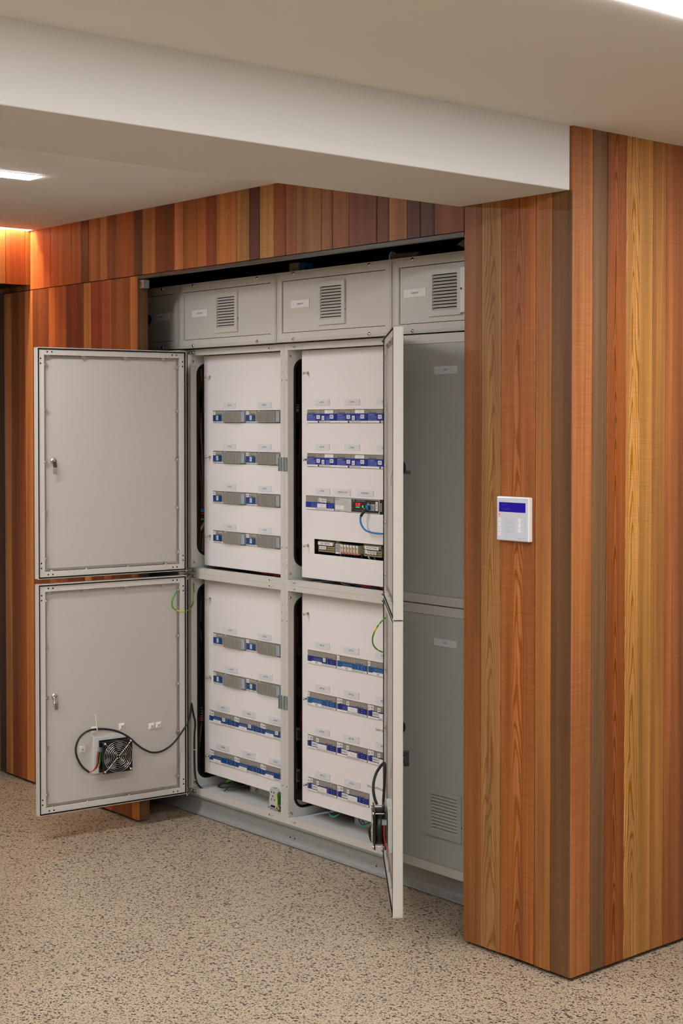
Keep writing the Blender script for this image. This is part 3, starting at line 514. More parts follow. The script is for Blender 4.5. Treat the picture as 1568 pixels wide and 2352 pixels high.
# ------------------------------------------------------------------ modules
YF = .33
def marks(b, x0, x1, z, y, n, m, h=.0012, wmin=.001, wmax=.004, rnd=None):
    r = rnd or random; x = x0
    while x < x1:
        w = r.uniform(wmin, wmax); b.box(x, min(x+w, x1), y-.0003, y, z, z+h, m); x += w+r.uniform(.0008, .003)
def heat_module(x, z, txt, w=.238, where=''):
    t = thing('dimmer_module', 'finned grey dimmer module under plate %s%s' % (txt, where), 'dimmer module', at(x, YF, z-MH), 'finned dimmer modules'); H = MH
    b = MB(); b.box(.0005, w-.0008, .003, .06, .0005, H-.0005, M['mod']); b.box(.0005, .070, -.001, .003, .0005, H-.0008, M['mod'])
    b.box(.0005, .088, -.0025, -.0005, .0005, .006, M['sticker'])
    for i in range(3): b.box(.034+i*.010, .038+i*.010, -.0014, -.001, .0345, .0375, M['hole'])
    b.box(.086, .09, -.004, .003, H-.006, H-.001, M['sticker']); b.build('housing', t, bevel=.0006)
    b = MB(); b.box(.0015, .064, -.0022, -.001, .0075, .0335, M['blueL'])
    for i in range(14): xx, zz = random.uniform(.004, .06), random.uniform(.01, .031); b.box(xx, xx+.0025, -.0024, -.0022, zz, zz+.001, M['ink' if i % 3 else 'inkw'])
    marks(b, .004, .03, .0025, -.0026, 1, M['ink'], .002); marks(b, .036, .062, .0025, -.0026, 1, M['ink'], .0015); b.build('blue_label', t)
    b = MB(); b.box(.0265, .040, -.0028, -.0022, .012, .031, M['sticker']); b.text('LOAD', .0333, -.003, .0215, .0062, rot=PI/2, sx=.7); b.box(.001, .019, -.003, -.001, H-.017, H-.003, M['sticker']); b.text(txt[-2:], .010, -.0032, H-.010, .007); b.build('white_sticker', t)
    b = MB()
    for i in range(4): b.lathe((.031+i*.0095, -.001, H-.0065), (0, -1, 0), [(0, .0013), (.001, .001), (.0012, 0)], M['ledy'] if (i == 3 or random.random() < .3) else M['modlt'], 8)
    b.build('indicator_light', t)
    b = MB(); b.box(.074, w-.027, .002, .03, .002, H-.004, M['hole']); n = 17; fx0 = .073; sp = (w-.031-fx0)/n
    for i in range(n+1): xx = fx0+i*sp; dp = -.004 if i < 2 else -.017; b.box(xx, xx+.0034, dp, .004, .0015 if i > 2 else .007, H-.0035, M['fin'])
    b.build('heatsink', t)
    b = MB(); b.box(w-.027, w-.004, -.009, .003, .004, H-.004, M['clear']); b.box(w-.010, w-.007, -.0096, -.009, .012, H-.014, M['modlt']); b.build('end_cover', t, bevel=.0015)
    return t
for i, z in enumerate(RU):
    for j in (0, 1): heat_module((-2.305, -2.067)[j], z, 'LCP1-%02d' % (2*i+j+1))
for i, z in enumerate(RL[:2]):
    for j in (0, 1): heat_module((-2.305, -2.067)[j], z, 'LCP2-%02d' % (2*i+j+1))
def bell(b, x, z, y, s=.007):
    b.add([(x-s*.5, y, z-s*.6), (x+s*.5, y, z-s*.6), (x+s*.18, y, z+s*.3), (x-s*.18, y, z+s*.3)], [(0, 1, 2, 3)], M['ink']); b.lathe((x, y, z+s*.55), (0, -1, 0), [(0, s*.22), (.0001, 0)], M['ink'], 8); b.box(x-s*.2, x+s*.2, y-.0002, y-.0001, z-s*.35, z-s*.1, M['sticker'])
def blue_module(x, z, w, txt, style, H=MH, stick=(), blue='blueL', extra=''):
    t = thing('control_module', '%s control module under plate %s%s' % ({'a': 'blue-labelled', 'b': 'blue-banded', 'c': 'blue-banded', 'd': 'blue-banded'}[style], txt, extra), 'control module', at(x, YF, z-H), 'blue-labelled control modules')
    b = MB(); b.box(.0006, w-.0006, -.002, .06, .0006, H-.0006, M['mod']); b.box(.0006, w-.0006, -.0035, -.002, .0006, .0085, M['sticker'])
    rn = random.Random(txt)
    if style == 'b':
        for g in (0,):
            for i in range(5): b.box(.008+i*.0095, .0115+i*.0095, -.0026, -.002, .0375, .0415, M['hole']); b.box(.009+i*.0095, .011+i*.0095, -.0024, -.002, .0455, .047, M['hole'])
        b.box(.062, .063, -.003, -.002, .0375, H-.002, M['modlt']); b.box(.085, .0856, -.0024, -.002, .0375, H-.002, M['hole']); b.box(.069, .078, -.0036, -.0034, .001, .008, M['ink'])
        marks(b, .082, .145, .003, -.0035, 1, M['ink'], .0025, rnd=rn)
    else:
        for i in range(9): b.box(.05+i*.0145, .0503+i*.0145, -.0023, -.002, .031, H-.002, M['hole'])
        for i in range(4): b.box(w-.062+i*.0105, w-.058+i*.0105, -.0028, -.002, .0315, .0345, M['hole'])
        for i in range(6): b.box(w-.075+i*.0125, w-.073+i*.0125, -.0024, -.002, .041, .0435, M['modlt'])
        marks(b, .06 if style != 'a' else .085, w-.01, .003, -.0035, 1, M['ink'], .0028, .001, .0025, rn)
        b.lathe((.058, -.002, .034), (0, -1, 0), [(0, .0015), (.0003, 0)], M['hole'], 6)
    b.build('housing', t, bevel=.0005)
    b = MB(); zt = .0365 if style == 'b' else .0305; B_ = M[blue]; b.box(.0012, w-.0012, -.0038, -.002, .0088, zt, B_)
    if style == 'b':
        b.text('HomeWorks QS', .023, -.004, zt-.0055, .0042, M['inkw'], sx=.8)
        for k in range(4): marks(b, .006, .055, .0115+k*.0045, -.0038, 1, M['inkw'], .0012, rnd=rn); marks(b, .12, .142, .0115+k*.0045, -.0038, 1, M['inkw'], .0011, rnd=rn)
    else:
        for k in range(4): marks(b, .036, .09, .0115+k*.0042, -.0038, 1, M['inkw'], .0008, .001, .003, rn)
        for i in range(4):
            b.box(.005, .007, -.0041, -.0038, .0105+i*.0052, .012+i*.0052, M['inkw']); b.box(w-.052, w-.0495, -.0041, -.0038, .0105+i*.0052, .0125+i*.0052, M['inkw'])
        for i in range(2): b.box(w-.03, w-.027, -.0041, -.0038, .014+i*.009, .0165+i*.009, M['inkw']); b.box(w-.015, w-.0138, -.0041, -.0038, .014+i*.007, .0165+i*.007, M['inkw'])
    b.build('blue_label', t)
    for sk in stick:
        xa, xb, za, zb, tx = sk; b = MB(); b.box(xa, xb, -.0052, -.0037, za, zb, M['sticker']); cx, cz = (xa+xb)/2, (za+zb)/2
        if tx == 'bell': bell(b, cx, cz, -.0054)
        elif tx == '...':
            for k in range(2): marks(b, cx-.009, cx+.009, cz-.002+k*.0035, -.0052, 1, M['mod'], .0008, rnd=rn)
        elif tx: b.text(tx, cx, -.0054, cz, min(.0085, (zb-za)*.55), sx=.78)
        b.build('white_sticker', t)
    return t
H = MH
for i, z in enumerate(RU[:2]):
    for j in range(3):
        blue_module((-1.662, -1.480, -1.298)[j], z, .182, 'LCP3-%02d' % (3*i+j+1), 'b', blue='blueC', stick=[(.063, .083, .016, .031, '0%d' % (2+j)), (.095, .110, .0115, .028, 'bell'), (.144, .165, .017, .032, 'DB1'), (.113, .166, .0372, H-.001, '...')])
blue_module(-1.67, 1.406, .1755, 'LCP3-07', 'd', H=.054, blue='blueC', stick=[(.084, .098, .033, .048, 'bell'), (.0985, .132, .031, .046, 'DB2 R1'), (.076, .13, .010, .026, '...')])
for i, z in enumerate(RL[2:]):
    for j in range(3):
        st = [(.002, .016, .0315, H-.001, 'bell'), (.0165, .036, .0305, H-.004, 'W0%d' % (3*i+j+1)), (.032, .087, .001, .0165, '...')]
        if i == 0: st.append((.098, .118, .018, .0325, 'DB1'))
        blue_module((-2.334, -2.149, -1.966)[j], z, .182, 'LCP2-%02d' % (3*i+j+5), 'a', blue='blueL', stick=st)
def bc(j, i, x, z, w, n, kind):
    if kind == 0: st = [(.099, .114, .0155, .0305, 'bell'), (.030, .09, .0005, .0125, 'DB2')]
    elif kind == 1: st = [(.001, .016, .0335, H-.001, 'bell'), (.030, .09, .0005, .0125, 'DB2')]
    elif kind == 2: st = [(.001, .016, .031, H-.001, 'bell'), (.016, .034, .0345, H-.001, 'DB2'), (.059, .075, .031, .0465, 'R%d' % n), (.066, .122, .010, .027, '...')]
    else: st = [(.001, .016, .031, H-.001, 'bell'), (.016, .036, .0345, H-.001, 'DB2'), (.057, .073, .0315, .0465, 'R%d' % n), (.028, .063, .012, .0285, 'BLINDS'), (.065, .12, .0095, .0265, '...')]
    blue_module(x, z, w, 'BCP1-%02d' % n, 'c', blue={0: 'blueB', 1: 'blueT', 2: 'blueB', 3: 'blueB'}[kind], stick=st)
kinds = [0, 1, 1, 1, 2, 3, 3, 3, 3]
for n in range(9): bc(0, 0, (-1.659, -1.476, -1.294)[n % 3], RL[n//3], .176, n+1, kinds[n])
bc(0, 0, -1.658, RL[3], .178, 10, 3); bc(0, 0, -1.474, RL[3], .184, 11, 3)
# power supply, display controller and the dark unit beside it
t = thing('power_supply', 'light grey power supply with one green light, left of black display controller', 'power supply', at(-1.4915, YF, 1.352))
b = MB(); b.box(.0005, .098, -.002, .06, .0005, .0535, M['modlt']); b.add([(.083, -.0022, .05), (.0835, -.0022, .05), (.0835, -.0022, .035), (.089, -.0022, .026), (.089, -.0022, .004), (.0885, -.0022, .004), (.0885, -.0022, .026), (.083, -.0022, .035)], [(0, 1, 2, 3, 4, 5, 6, 7)], M['mod']); b.text('LUTRON', .014, -.0023, .047, .0045, sx=.9); marks(b, .006, .03, .004, -.002, 1, M['ink'], .0014); b.build('housing', t, bevel=.0008)
b = MB(); b.box(.004, .056, -.0028, -.002, .008, .024, M['sticker']); marks(b, .012, .04, .019, -.0028, 1, M['mod'], .0008); marks(b, .012, .036, .014, -.0028, 1, M['mod'], .0008); b.build('white_sticker', t)
b = MB(); b.lathe((.092, -.002, .0415), (0, -1, 0), [(0, .0028), (.001, .0024), (.0012, 0)], M['ledg'], 10); b.build('indicator_light', t)
t = thing('power_controller', 'black power controller with red digits and a blue network cable', 'controller', at(-1.3925, YF, 1.352))
b = MB(); b.box(.0005, .1625, -.0015, .06, .0005, .0535, M['modlt']); b.box(.003, .158, -.0028, -.0015, .003, .051, mat('dark_fascia', c(46, 36, 33), .35))
b.text('Expert Power Control 8001', .056, -.003, .0455, .0034, M['inkw'], sx=.95); b.lathe((.0145, -.0028, .0455), (0, -1, 0), [(.0001, .0035), (.0003, .0025), (.0001, .0024)], M['inkw'], 12)
for x, z in ((.006, .036), (.006, .018), (.098, .041), (.118, .041), (.062, .009)): marks(b, x, x+.007, z, -.0028, 1, M['inkw'], .001)
marks(b, .025, .055, .009, -.0028, 1, M['modlt'], .0008); b.build('housing', t, bevel=.0005)
b = MB(); b.text('0.28', .040, -.0031, .031, .0125, M['ledr'], sx=.9, bold=.0); b.build('digit_display', t, label='red lit digits')
b = MB(); b.box(.027, .05, -.0031, -.0027, .0205, .0225, M['ledg']); b.box(.065, .0705, -.0031, -.0027, .0215, .0255, M['ledg']); b.box(.0655, .07, -.0031, -.0027, .0265, .029, M['ledg']); b.box(.073, .076, -.0031, -.0027, .016, .019, M['ledg']); b.box(.066, .069, -.0031, -.0027, .016, .019, M['redtab']); b.build('indicator_light', t)
b = MB(); b.box(.102, .117, -.006, -.0025, .010, .036, M['zinc']); b.box(.1045, .114, -.0062, -.006, .014, .030, M['hole']); b.box(.1185, .140, -.0055, -.0025, .011, .036, M['zinc']); b.add([(.121, -.0057, .013), (.121, -.0057, .033), (.135, -.0057, .024)], [(0, 2, 1)], M['mod']); b.box(.098, .103, -.006, -.0025, .032, .0375, M['ivory']); b.box(.120, .139, -.0058, -.0025, .0335, .036, M['cream']); b.build('network_socket', t)
b = MB(); b.box(.142, .155, -.004, -.0028, .012, .046, M['sticker']); b.text('DB3 R2', .1485, -.0042, .029, .0062, rot=-PI/2, sx=.85); b.build('white_sticker', t)
t = thing('terminal_strip', 'narrow black terminal unit right of the red display controller', 'terminal strip', at(-1.2295, YF, 1.352))
b = MB(); b.box(.0005, .10, -.001, .05, .0005, .0535, M['black'])
for i in range(6): b.box(.004, .012, -.002, -.001, .010+i*.0055, .0135+i*.0055, M['modlt'])
b.build('housing', t)
# network cables
b = MB(); Q = [(-1.291, .322, 1.372), (-1.296, .312, 1.362), (-1.303, .306, 1.352), (-1.309, .304, 1.342)]; b.tube(Q, .0055, M['black'], 8, smoothpts=1); b.tube([(-1.309, .304, 1.345), (-1.312, .303, 1.330), (-1.306, .302, 1.312), (-1.296, .302, 1.300), (-1.283, .302, 1.291), (-1.265, .303, 1.285), (-1.24, .306, 1.282), (-1.2, .312, 1.28), (-1.16, .318, 1.285), (-1.125, .3275, 1.30)], .0036, M['bluew'], 8, smoothpts=2); b.box(-1.295, -1.283, .315, .3235, 1.366, 1.385, M['bluew'])
tag(b.build('network_cable'), 'blue network patch cable hanging from the red display controller', 'cable')
# terminal blocks in the long lower cut-out of the upper middle enclosure
def terminal(x0, x1, z0, z1, label, sticks, y=.345):
    t = thing('terminal_block', label, 'terminal block', at(x0, y, z0), 'khaki terminal blocks in the long cut-out'); w, h = x1-x0, z1-z0
    b = MB(); b.box(0, w, 0, .05, 0, h, M['khaki']); b.box(.002, w-.002, -.003, 0, h*.55, h*.62, M['hole']); n = int(w/.0065)
    for i in range(n): b.box(.003+i*.0065, .0055+i*.0065, -.001, 0, .006, .009, M['hole']); b.box(.003+i*.0065, .0055+i*.0065, -.001, 0, .014, .017, M['hole'])
    b.prism([(-.004, h-.012), (0, h), (.004, h), (.004, h-.012)], 0, w, M['khaki'], 'x'); b.build('housing', t)
    for a in sticks:
        b = MB(); b.box(a[0], a[1], -.0055, -.0041, a[2], a[3], M['sticker']); b.text(a[4], (a[0]+a[1])/2, -.0057, (a[2]+a[3])/2, (a[3]-a[2])*.55, sx=.75); b.build('white_sticker', t)
terminal(-1.612, -1.512, 1.186, 1.230, 'khaki terminal block marked DALI CONTROL at left of the long cut-out', [(.004, .094, .027, .040, 'DALI  CONTROL'), (.012, .054, .010, .023, 'DA1 DA2')])
terminal(-1.338, -1.236, 1.186, 1.232, 'khaki terminal block marked PIR RELAY POWER at right of the cut-out', [(.010, .090, .027, .040, 'PIR RELAY POWER'), (.012, .022, .011, .024, 'L'), (.023, .044, .009, .022, 'DB2'), (.048, .062, .009, .022, 'R8'), (.066, .077, .009, .022, 'N')])
t = thing('relay', 'slim cream relay with red tab, leftmost of six', 'relay', at(-1.472, .343, 1.186), 'cream relays in the long cut-out')
b = MB(); b.box(0, .0125, 0, .05, 0, .036, M['cream']); b.box(.0, .0125, -.001, 0, .029, .036, M['plate2']); b.box(.004, .0065, -.0014, 0, .021, .0235, M['hole']); b.box(.0015, .003, -.0014, 0, .025, .0265, M['hole']); b.build('housing', t)
b = MB(); b.add([(.0025, -.0018, .0005), (.0105, -.0018, .0005), (.0085, -.0018, .005), (.0085, -.0018, .009), (.0045, -.0018, .009), (.0045, -.0018, .005)], [(0, 1, 2, 3, 4, 5)], M['redtab']); b.box(.003, .010, -.0017, 0, .0005, .004, M['redtab']); b.build('red_tab', t)
for i, nm in enumerate(('second', 'third', 'fourth', 'fifth', 'rightmost')):
    r_ = t.copy(); C.objects.link(r_); r_.location.x += .0178*(i+1); r_['label'] = 'slim cream relay with red tab, %s of six' % nm if nm == 'rightmost' else 'slim cream relay with red tab, %s of six from the left' % nm
    for ch in t.children:
        k = ch.copy(); C.objects.link(k); k.parent = r_
t = thing('relay_module', 'grey relay unit with white writing between DALI terminals and six relays', 'relay base', at(-1.505, .343, 1.184))
b = MB(); b.box(0, .032, 0, .05, 0, .04, M['modlt']); 
for k in range(5): marks(b, .003, .028, .008+k*.006, 0, 1, M['ink'], .003)
b.box(.002, .008, -.002, .01, .042, .052, M['red']); b.box(.010, .024, -.002, .012, .042, .052, M['greent']); b.box(.006, .024, -.003, 0, .001, .008, M['sticker']); b.build('housing', t)
b = MB()
for k, (m_, xa) in enumerate(((M['purple'], -1.485), (M['purple'], -1.478), (M['hose'], -1.46), (M['hose'], -1.44), (M['hose'], -1.42), (M['hose'], -1.40), (M['ivory'], -1.318), (M['bluew'], -1.285), (M['hose'], -1.36), (M['hose'], -1.355))): b.tube([(xa, .352, 1.19), (xa+.006, .346, 1.182), (xa+.002, .36, 1.17)], .0028, m_, 6, smoothpts=1)
for k in range(16): x = -1.60+k*.029; b.tube([(x, .40, 1.232), (x+random.uniform(-.01, .02), .392, 1.21), (x+random.uniform(-.02, .02), .40, 1.18)], .003, M[random.choice(('hose', 'brown', 'hose', 'red'))], 6, smoothpts=1)
tag(b.build('terminal_wires'), 'short wires looping under the terminal blocks in the long cut-out', 'wires', kind='stuff')
# ------------------------------------------------------------------ wiring behind the panels
def strands(n, xr, yr, zr, cols, rad, name, label, horiz=False, seed=1):
    r = random.Random(seed); b = MB()
    for i in range(n):
        if horiz:
            x = r.uniform(*xr); z = r.uniform(*zr); y = r.uniform(*yr); l = r.uniform(.05, .12); b.tube([(x, y+.03, z-.004), (x+l*.3, y, z+r.uniform(.0, .018)), (x+l*.7, y-.005, z+r.uniform(-.002, .014)), (x+l, y+.02, z-.006)], rad, M[r.choice(cols)], 6, smoothpts=2)
        else:
            x, y = r.uniform(*xr), r.uniform(*yr); pts = [(x+r.uniform(-.012, .012), y+r.uniform(-.012, .012), zr[0]+(zr[1]-zr[0])*k/6) for k in range(7)]; b.tube(pts, rad*r.uniform(.7, 1.2), M[r.choice(cols)], 6, smoothpts=2)
    return tag(b.build(name), label, 'wires', kind='stuff')
strands(30, (-2.52, -2.44), (.33, .44), (1.10, 1.96), ('brown', 'brown', 'brown', 'tan', 'hose'), .0045, 'cable_bundle', 'brown cable bundle behind left side opening of the upper LCP1 enclosure', seed=2)
strands(30, (-2.52, -2.44), (.33, .44), (.15, 1.0), ('brown', 'brown', 'tan', 'hose', 'hose'), .0045, 'cable_bundle', 'brown cable bundle behind left side opening of the lower LCP2 enclosure', seed=3)
strands(60, (-2.12, -1.80), (.35, .44), (1.063, 1.073), ('red', 'red', 'red', 'hose', 'hose'), .0026, 'red_wires', 'red wires bunched under the LCP1 panel', True, 4)
strands(110, (-1.60, -1.16), (.35, .44), (1.064, 1.077), ('red', 'red', 'red', 'tan', 'hose', 'bluew'), .0028, 'red_wires', 'red and cream wires bunched under the LCP3 panel', True, 5)
strands(12, (-1.90, -1.78), (.40, .50), (1.12, 1.94), ('hose', 'brown', 'red', 'hose'), .003, 'control_wires', 'dark wires behind side opening of the upper LCP3 enclosure', seed=6)
strands(14, (-1.90, -1.78), (.40, .50), (.18, .98), ('hose', 'red', 'red', 'hose'), .0026, 'control_wires', 'red and black wires behind side opening of the BCP1 enclosure', seed=7)
b = MB()
for z, cl in ((.44, 'tan'), (.428, 'green'), (.416, 'tan'), (.404, 'red'), (.394, 'tan'), (.385, 'red')): b.tube([(-2.47, .33, z-.01), (-2.44, .37, z), (-2.40, .45, z+.012)], .004, M[cl], 6, smoothpts=1)
tag(b.build('striped_cables'), 'flat bundle of tan, green and red cables low in left side opening', 'cables', kind='stuff')
b = MB()
for z, cl in ((1.318, 'bluew'), (1.31, 'bluew'), (1.30, 'red'), (1.285, 'hose'), (1.275, 'green'), (1.265, 'tan'), (1.257, 'tan')): b.tube([(-2.405, .335, z-.03 if cl == 'tan' else z), (-2.40, .35, z), (-2.38, .41, z+.004)], .0042, M[cl], 6, smoothpts=1)
tag(b.build('coloured_cables'), 'blue, red and tan cables in side opening of the LCP1 enclosure', 'cables', kind='stuff')
b = MB(); b.box(-1.85, -1.80, .40, .45, 1.70, 1.79, M['chrome'])
for i in range(8): b.box(-1.855, -1.80, .395, .40, 1.705+i*.009, 1.709+i*.009, M['modlt'])
tag(b.build('transformer'), 'silver finned transformer glimpsed in side opening of the LCP3 enclosure', 'transformer')
# ------------------------------------------------------------------ fans on the two lower doors
def fan(mw, s, label, dz=0, ku=1):
    t = thing('cooling_fan', label, 'fan', mw @ at(-s*.37*(1-ku), 0, dz), 'fans on the lower doors')
    cx, cz = s*.358, .2975; y0 = -.0145
    b = MB(); xa, xb = sorted((s*(.445), s*(.300))); b.box(xa, xb, y0, y0+.018, .226, .378, M['greyin']); b.box(xa-.002, xb+.002, y0, y0+.002, .224, .380, M['grey']); b.build('mounting_box', t, bevel=.001)
    hw = .066
    def sq(a):   # point on square boundary in direction a
        x, z = math.cos(a), math.sin(a); q = hw/max(abs(x), abs(z)); return x*q, z*q
    n = 48; m_ = M['black']; ya, yb, R_ = y0+.024, y0+.0655, .060; b = MB()
    for (p, q) in ((yb-.005, yb), (ya, ya+.005)):
        vs = []
        for y in (p, q):
            for i in range(n): a = 2*PI*i/n+PI/4; x, z = sq(a); vs.append((cx+x, y, cz+z)); vs.append((cx+R_*math.cos(a), y, cz+R_*math.sin(a)))
        fs = []
        for i in range(n):
            j = (i+1) % n; o0, i0, o1, i1 = 2*i, 2*i+1, 2*j, 2*j+1; N_ = 2*n
            fs += [(o0, i0, i1, o1), (N_+o0, N_+o1, N_+i1, N_+i0), (o0, o1, N_+o1, N_+o0), (i0, N_+i0, N_+i1, i1)]
        b.add(vs, fs, m_)
    b.lathe((cx, ya, cz), (0, 1, 0), [(0, R_), (.0, R_+.0035), (yb-ya, R_+.0035), (yb-ya, R_), (0, R_)], m_, 32)
    for dx, dz in ((-1, -1), (-1, 1), (1, -1), (1, 1)): b.cyl((cx+dx*.057, ya, cz+dz*.057), (cx+dx*.057, yb, cz+dz*.057), .0016, M['chrome'], 8)
    b.build('housing', t)
    b = MB(); b.lathe((cx, ya+.005, cz), (0, 1, 0), [(0, .022), (.028, .022), (.031, .018), (.031, 0)], M['black'], 24)
    for i in range(7):
        a = 2*PI*i/7; vs = []
        for r_, tw in ((.020, .35), (.057, .55)):
            for o_, yy in ((-tw, ya+.008), (tw, ya+.03)): vs.append((cx+r_*math.cos(a+o_*.6), yy, cz+r_*math.sin(a+o_*.6)))
        vs2 = [(v[0], v[1]+.0015, v[2]) for v in vs]; b.add(vs+vs2, [(0, 1, 3, 2), (6, 7, 5, 4), (0, 2, 6, 4), (1, 5, 7, 3), (2, 3, 7, 6)], m_)
    b.build('impeller', t)
    b = MB(); yg = yb+.004
    for r_ in (.0075, .0165, .0245, .0325, .0405, .0485, .056, .0635):
        b.tube([(cx+r_*math.cos(q), yg, cz+r_*math.sin(q)) for q in (2*PI*i/40 for i in range(42))], .0012, M['chrome'], 6, cap=False)
    for dx, dz in ((-1, -1), (-1, 1), (1, -1), (1, 1)):
        b.tube([(cx+dx*.058, yb+.001, cz+dz*.058), (cx+dx*.047, yg+.0015, cz+dz*.047), (cx+dx*.004, yg+.0015, cz+dz*.004)], .001, M['chrome'], 6); b.lathe((cx+dx*.058, yb, cz+dz*.058), (0, 1, 0), [(0, .0055), (.003, .0055), (.006, .003), (.0065, 0)], M['chrome'], 12)
    b.build('wire_grille', t)
    b = MB(); xx = s*.428
    b.box(xx-s*.012, xx+s*.0, y0+.022, y0+.038, .318, .336, M['zinc'])
    for i, (mt, dx) in enumerate((('redtab', .006), ('hose', 0), ('earth', -.007))): b.tube([(xx+s*(dx-.004), y0+.03, .32), (xx+s*(dx+.002), y0+.032, .30), (xx+s*(dx+.002), y0+.03, .26), (s*.452, .003, .2365), (s*.466, .004, .236)], .0019, M[mt], 6, smoothpts=2)
    b.build('fan_wires', t)
    return t
fan(MWL, 1, 'square black fan with round wire grille, facing out on the left open door', zL(.3)-.3, KL)
fan(MWR, -1, 'black fan seen side-on, on the edge-on right door')
# hoses, earth wires
def door_pt(mw, s, u, z, off): return mw @ Vector((s*(u+.029), off, z))
HP = [(0.44, 0.236), (0.469, 0.26), (0.493, 0.302), (0.5, 0.342), (0.485, 0.384), (0.447, 0.411), (0.398, 0.413), (0.349, 0.406), (0.299, 0.39), (0.249, 0.359), (0.216, 0.325), (0.182, 0.298), (0.142, 0.281), (0.096, 0.283), (0.05, 0.306), (0.018, 0.338)]
pts = [door_pt(MWL, 1, (u+.029)*KL-.029, zL(z), .002 if .2 < u else .012) for u, z in HP]
pts[0].x += .004
pts += [Vector(p) for p in ((-2.325, .21, .41), (-2.330, .230, .46), (-2.350, .245, .488), (-2.372, .262, .475), (-2.380, .275, .434), (-2.375, .284, .395), (-2.390, .288, .341), (-2.392, .289, .273), (-2.390, .289, .182), (-2.383, .289, .142), (-2.362, .291, .117), (-2.336, .3, .104), (-2.30, .315, .100), (-2.20, .315, .099), (-2.0, .315, .101), (-1.85, .315, .103), (-1.80, .33, .106))]
b = MB(); b.tube(pts, .0042, M['hose'], 10, smoothpts=2)
for i in (23, 25, 27): p = pts[i]; b.cyl(p+Vector((0, 0, -.0015)), p+Vector((0, 0, .0015)), .0062, M['plate2'], 8)
for x in (-2.2, -2.0, -1.88): b.tube([(x, .32, .108), (x+.004, .31, .103), (x+.01, .30, .115)], .0014, M['plate2'], 6)
tag(b.build('fan_cable'), 'black sheathed cable arching over the left door fan into the cabinet', 'cable')
b = MB(); P2 = [door_pt(MWR, -1, u-.029, z, o) for u, z, o in ((.41, .385, .040), (.408, .40, .047), (.40, .43, .053), (.39, .458, .052), (.37, .487, .041), (.345, .504, .024), (.30, .508, .008), (.22, .46, .003), (.12, .36, .003), (.04, .26, .004))]+[Vector((-1.165, .285, .17)), Vector((-1.18, .31, .125))]
b.tube(P2, lambda i: .0048+.0006*(i % 2), M['hose'], 10, smoothpts=3); tag(b.build('fan_cable'), 'ribbed black conduit curving above the side-on fan on right door', 'cable')
b = MB(); b.tube([(-1.24, .31, .104), (-1.235, .29, .120), (-1.222, .27, .16), (-1.195, .25, .185), (-1.16, .24, .20)], .0052, M['hose'], 10, smoothpts=2); tag(b.build('flexible_conduit'), 'short black conduit rising from enclosure floor left of side-on fan', 'conduit')
b = MB(); a = door_pt(MWL, 1, .009, zL(.972), -.004); b.tube([a, a+Vector((.004, -.025, -.02)), a+Vector((.004, -.04, -.06)), a+Vector((.006, -.02, -.085)), a+Vector((.02, .02, -.095)), (-2.375, .27, .90), (-2.385, .285, .955), (-2.392, .288, .992)], .0028, M['earth'], 8, smoothpts=3); b.screw(a, (1, -.07, 0), .006)
tag(b.build('earth_wire'), 'green and yellow earth wire looping between left lower door and frame', 'wire')
b = MB(); a = door_pt(MWR, -1, .03, .985, -.006); b.tube([a, a+Vector((-.014, -.03, -.03)), a+Vector((-.045, -.03, -.08)), a+Vector((-.052, -.01, -.12)), a+Vector((-.02, .025, -.14))], .0028, M['earth'], 8, smoothpts=3); tag(b.build('earth_wire'), 'green and yellow earth wire hanging beside the edge-on right door', 'wire')
# bottom of the lower enclosures
t = thing('terminal_block', 'grey and green rail terminal block on enclosure floor below LCP2-10', 'terminal block', at(-1.888, .31, .112))
b = MB(); b.prism([(.0, .012), (.006, .006), (.05, .006), (.056, .02), (.052, .05), (.056, .06), (.048, .082), (.038, .09), (.02, .09), (.008, .078), (.0, .06), (.004, .05)], 0, .03, M['modlt'], 'x') if 0 else b.prism([(.0, .016), (.008, .006), (.044, .006), (.052, .018), (.052, .044), (.048, .05), (.052, .07), (.040, .086), (.014, .088), (.004, .074), (.0, .066), (.006, .056), (.0, .044)], 0, .014, M['modlt'], 'y')
for x, z in ((.014, .066), (.03, .066), (.022, .050), (.034, .036), (.014, .036)): b.box(x, x+.005, -.001, 0, z, z+.006, M['hole'])
b.box(.012, .04, -.001, 0, .008, .016, M['hole']); b.build('housing', t, bevel=.001)
b = MB(); b.box(.040, .054, .005, .03, .022, .072, M['greent']); b.box(.018, .040, .003, .010, .083, .0885, M['green']); b.build('green_section', t)
b = MB(); b.tube([(.050, .0, .06), (.058, -.004, .045), (.058, -.004, .02), (.066, 0, .008)], .0026, M['yellow'], 6, smoothpts=2); b.tube([(.03, .004, .008), (.045, 0, -.004), (.075, .0, -.0025)], .002, M['red'], 6, smoothpts=2); b.build('wires', t)
b = MB(); b.box(-.006, .06, -.002, .03, -.0005, .006, M['zinc']); b.build('rail', t)
b = MB(); b.tube([(-2.20, .37, .165), (-2.24, .345, .150), (-2.275, .33, .130), (-2.27, .335, .122), (-2.23, .36, .126), (-2.17, .40, .138), (-2.10, .45, .15)], .0048, M['hose'], 8, smoothpts=2); b.tube([(-2.235, .347, .153), (-2.212, .362, .161)], .0052, M['green'], 8); b.tube([(-2.2, .37, .165), (-2.21, .35, .14), (-2.235, .335, .112)], lambda i: .0035-.0004*i, M['hose'], 6)
tag(b.build('loose_cable'), 'black cable end with green tape under the LCP2 panel, lower left', 'cable')
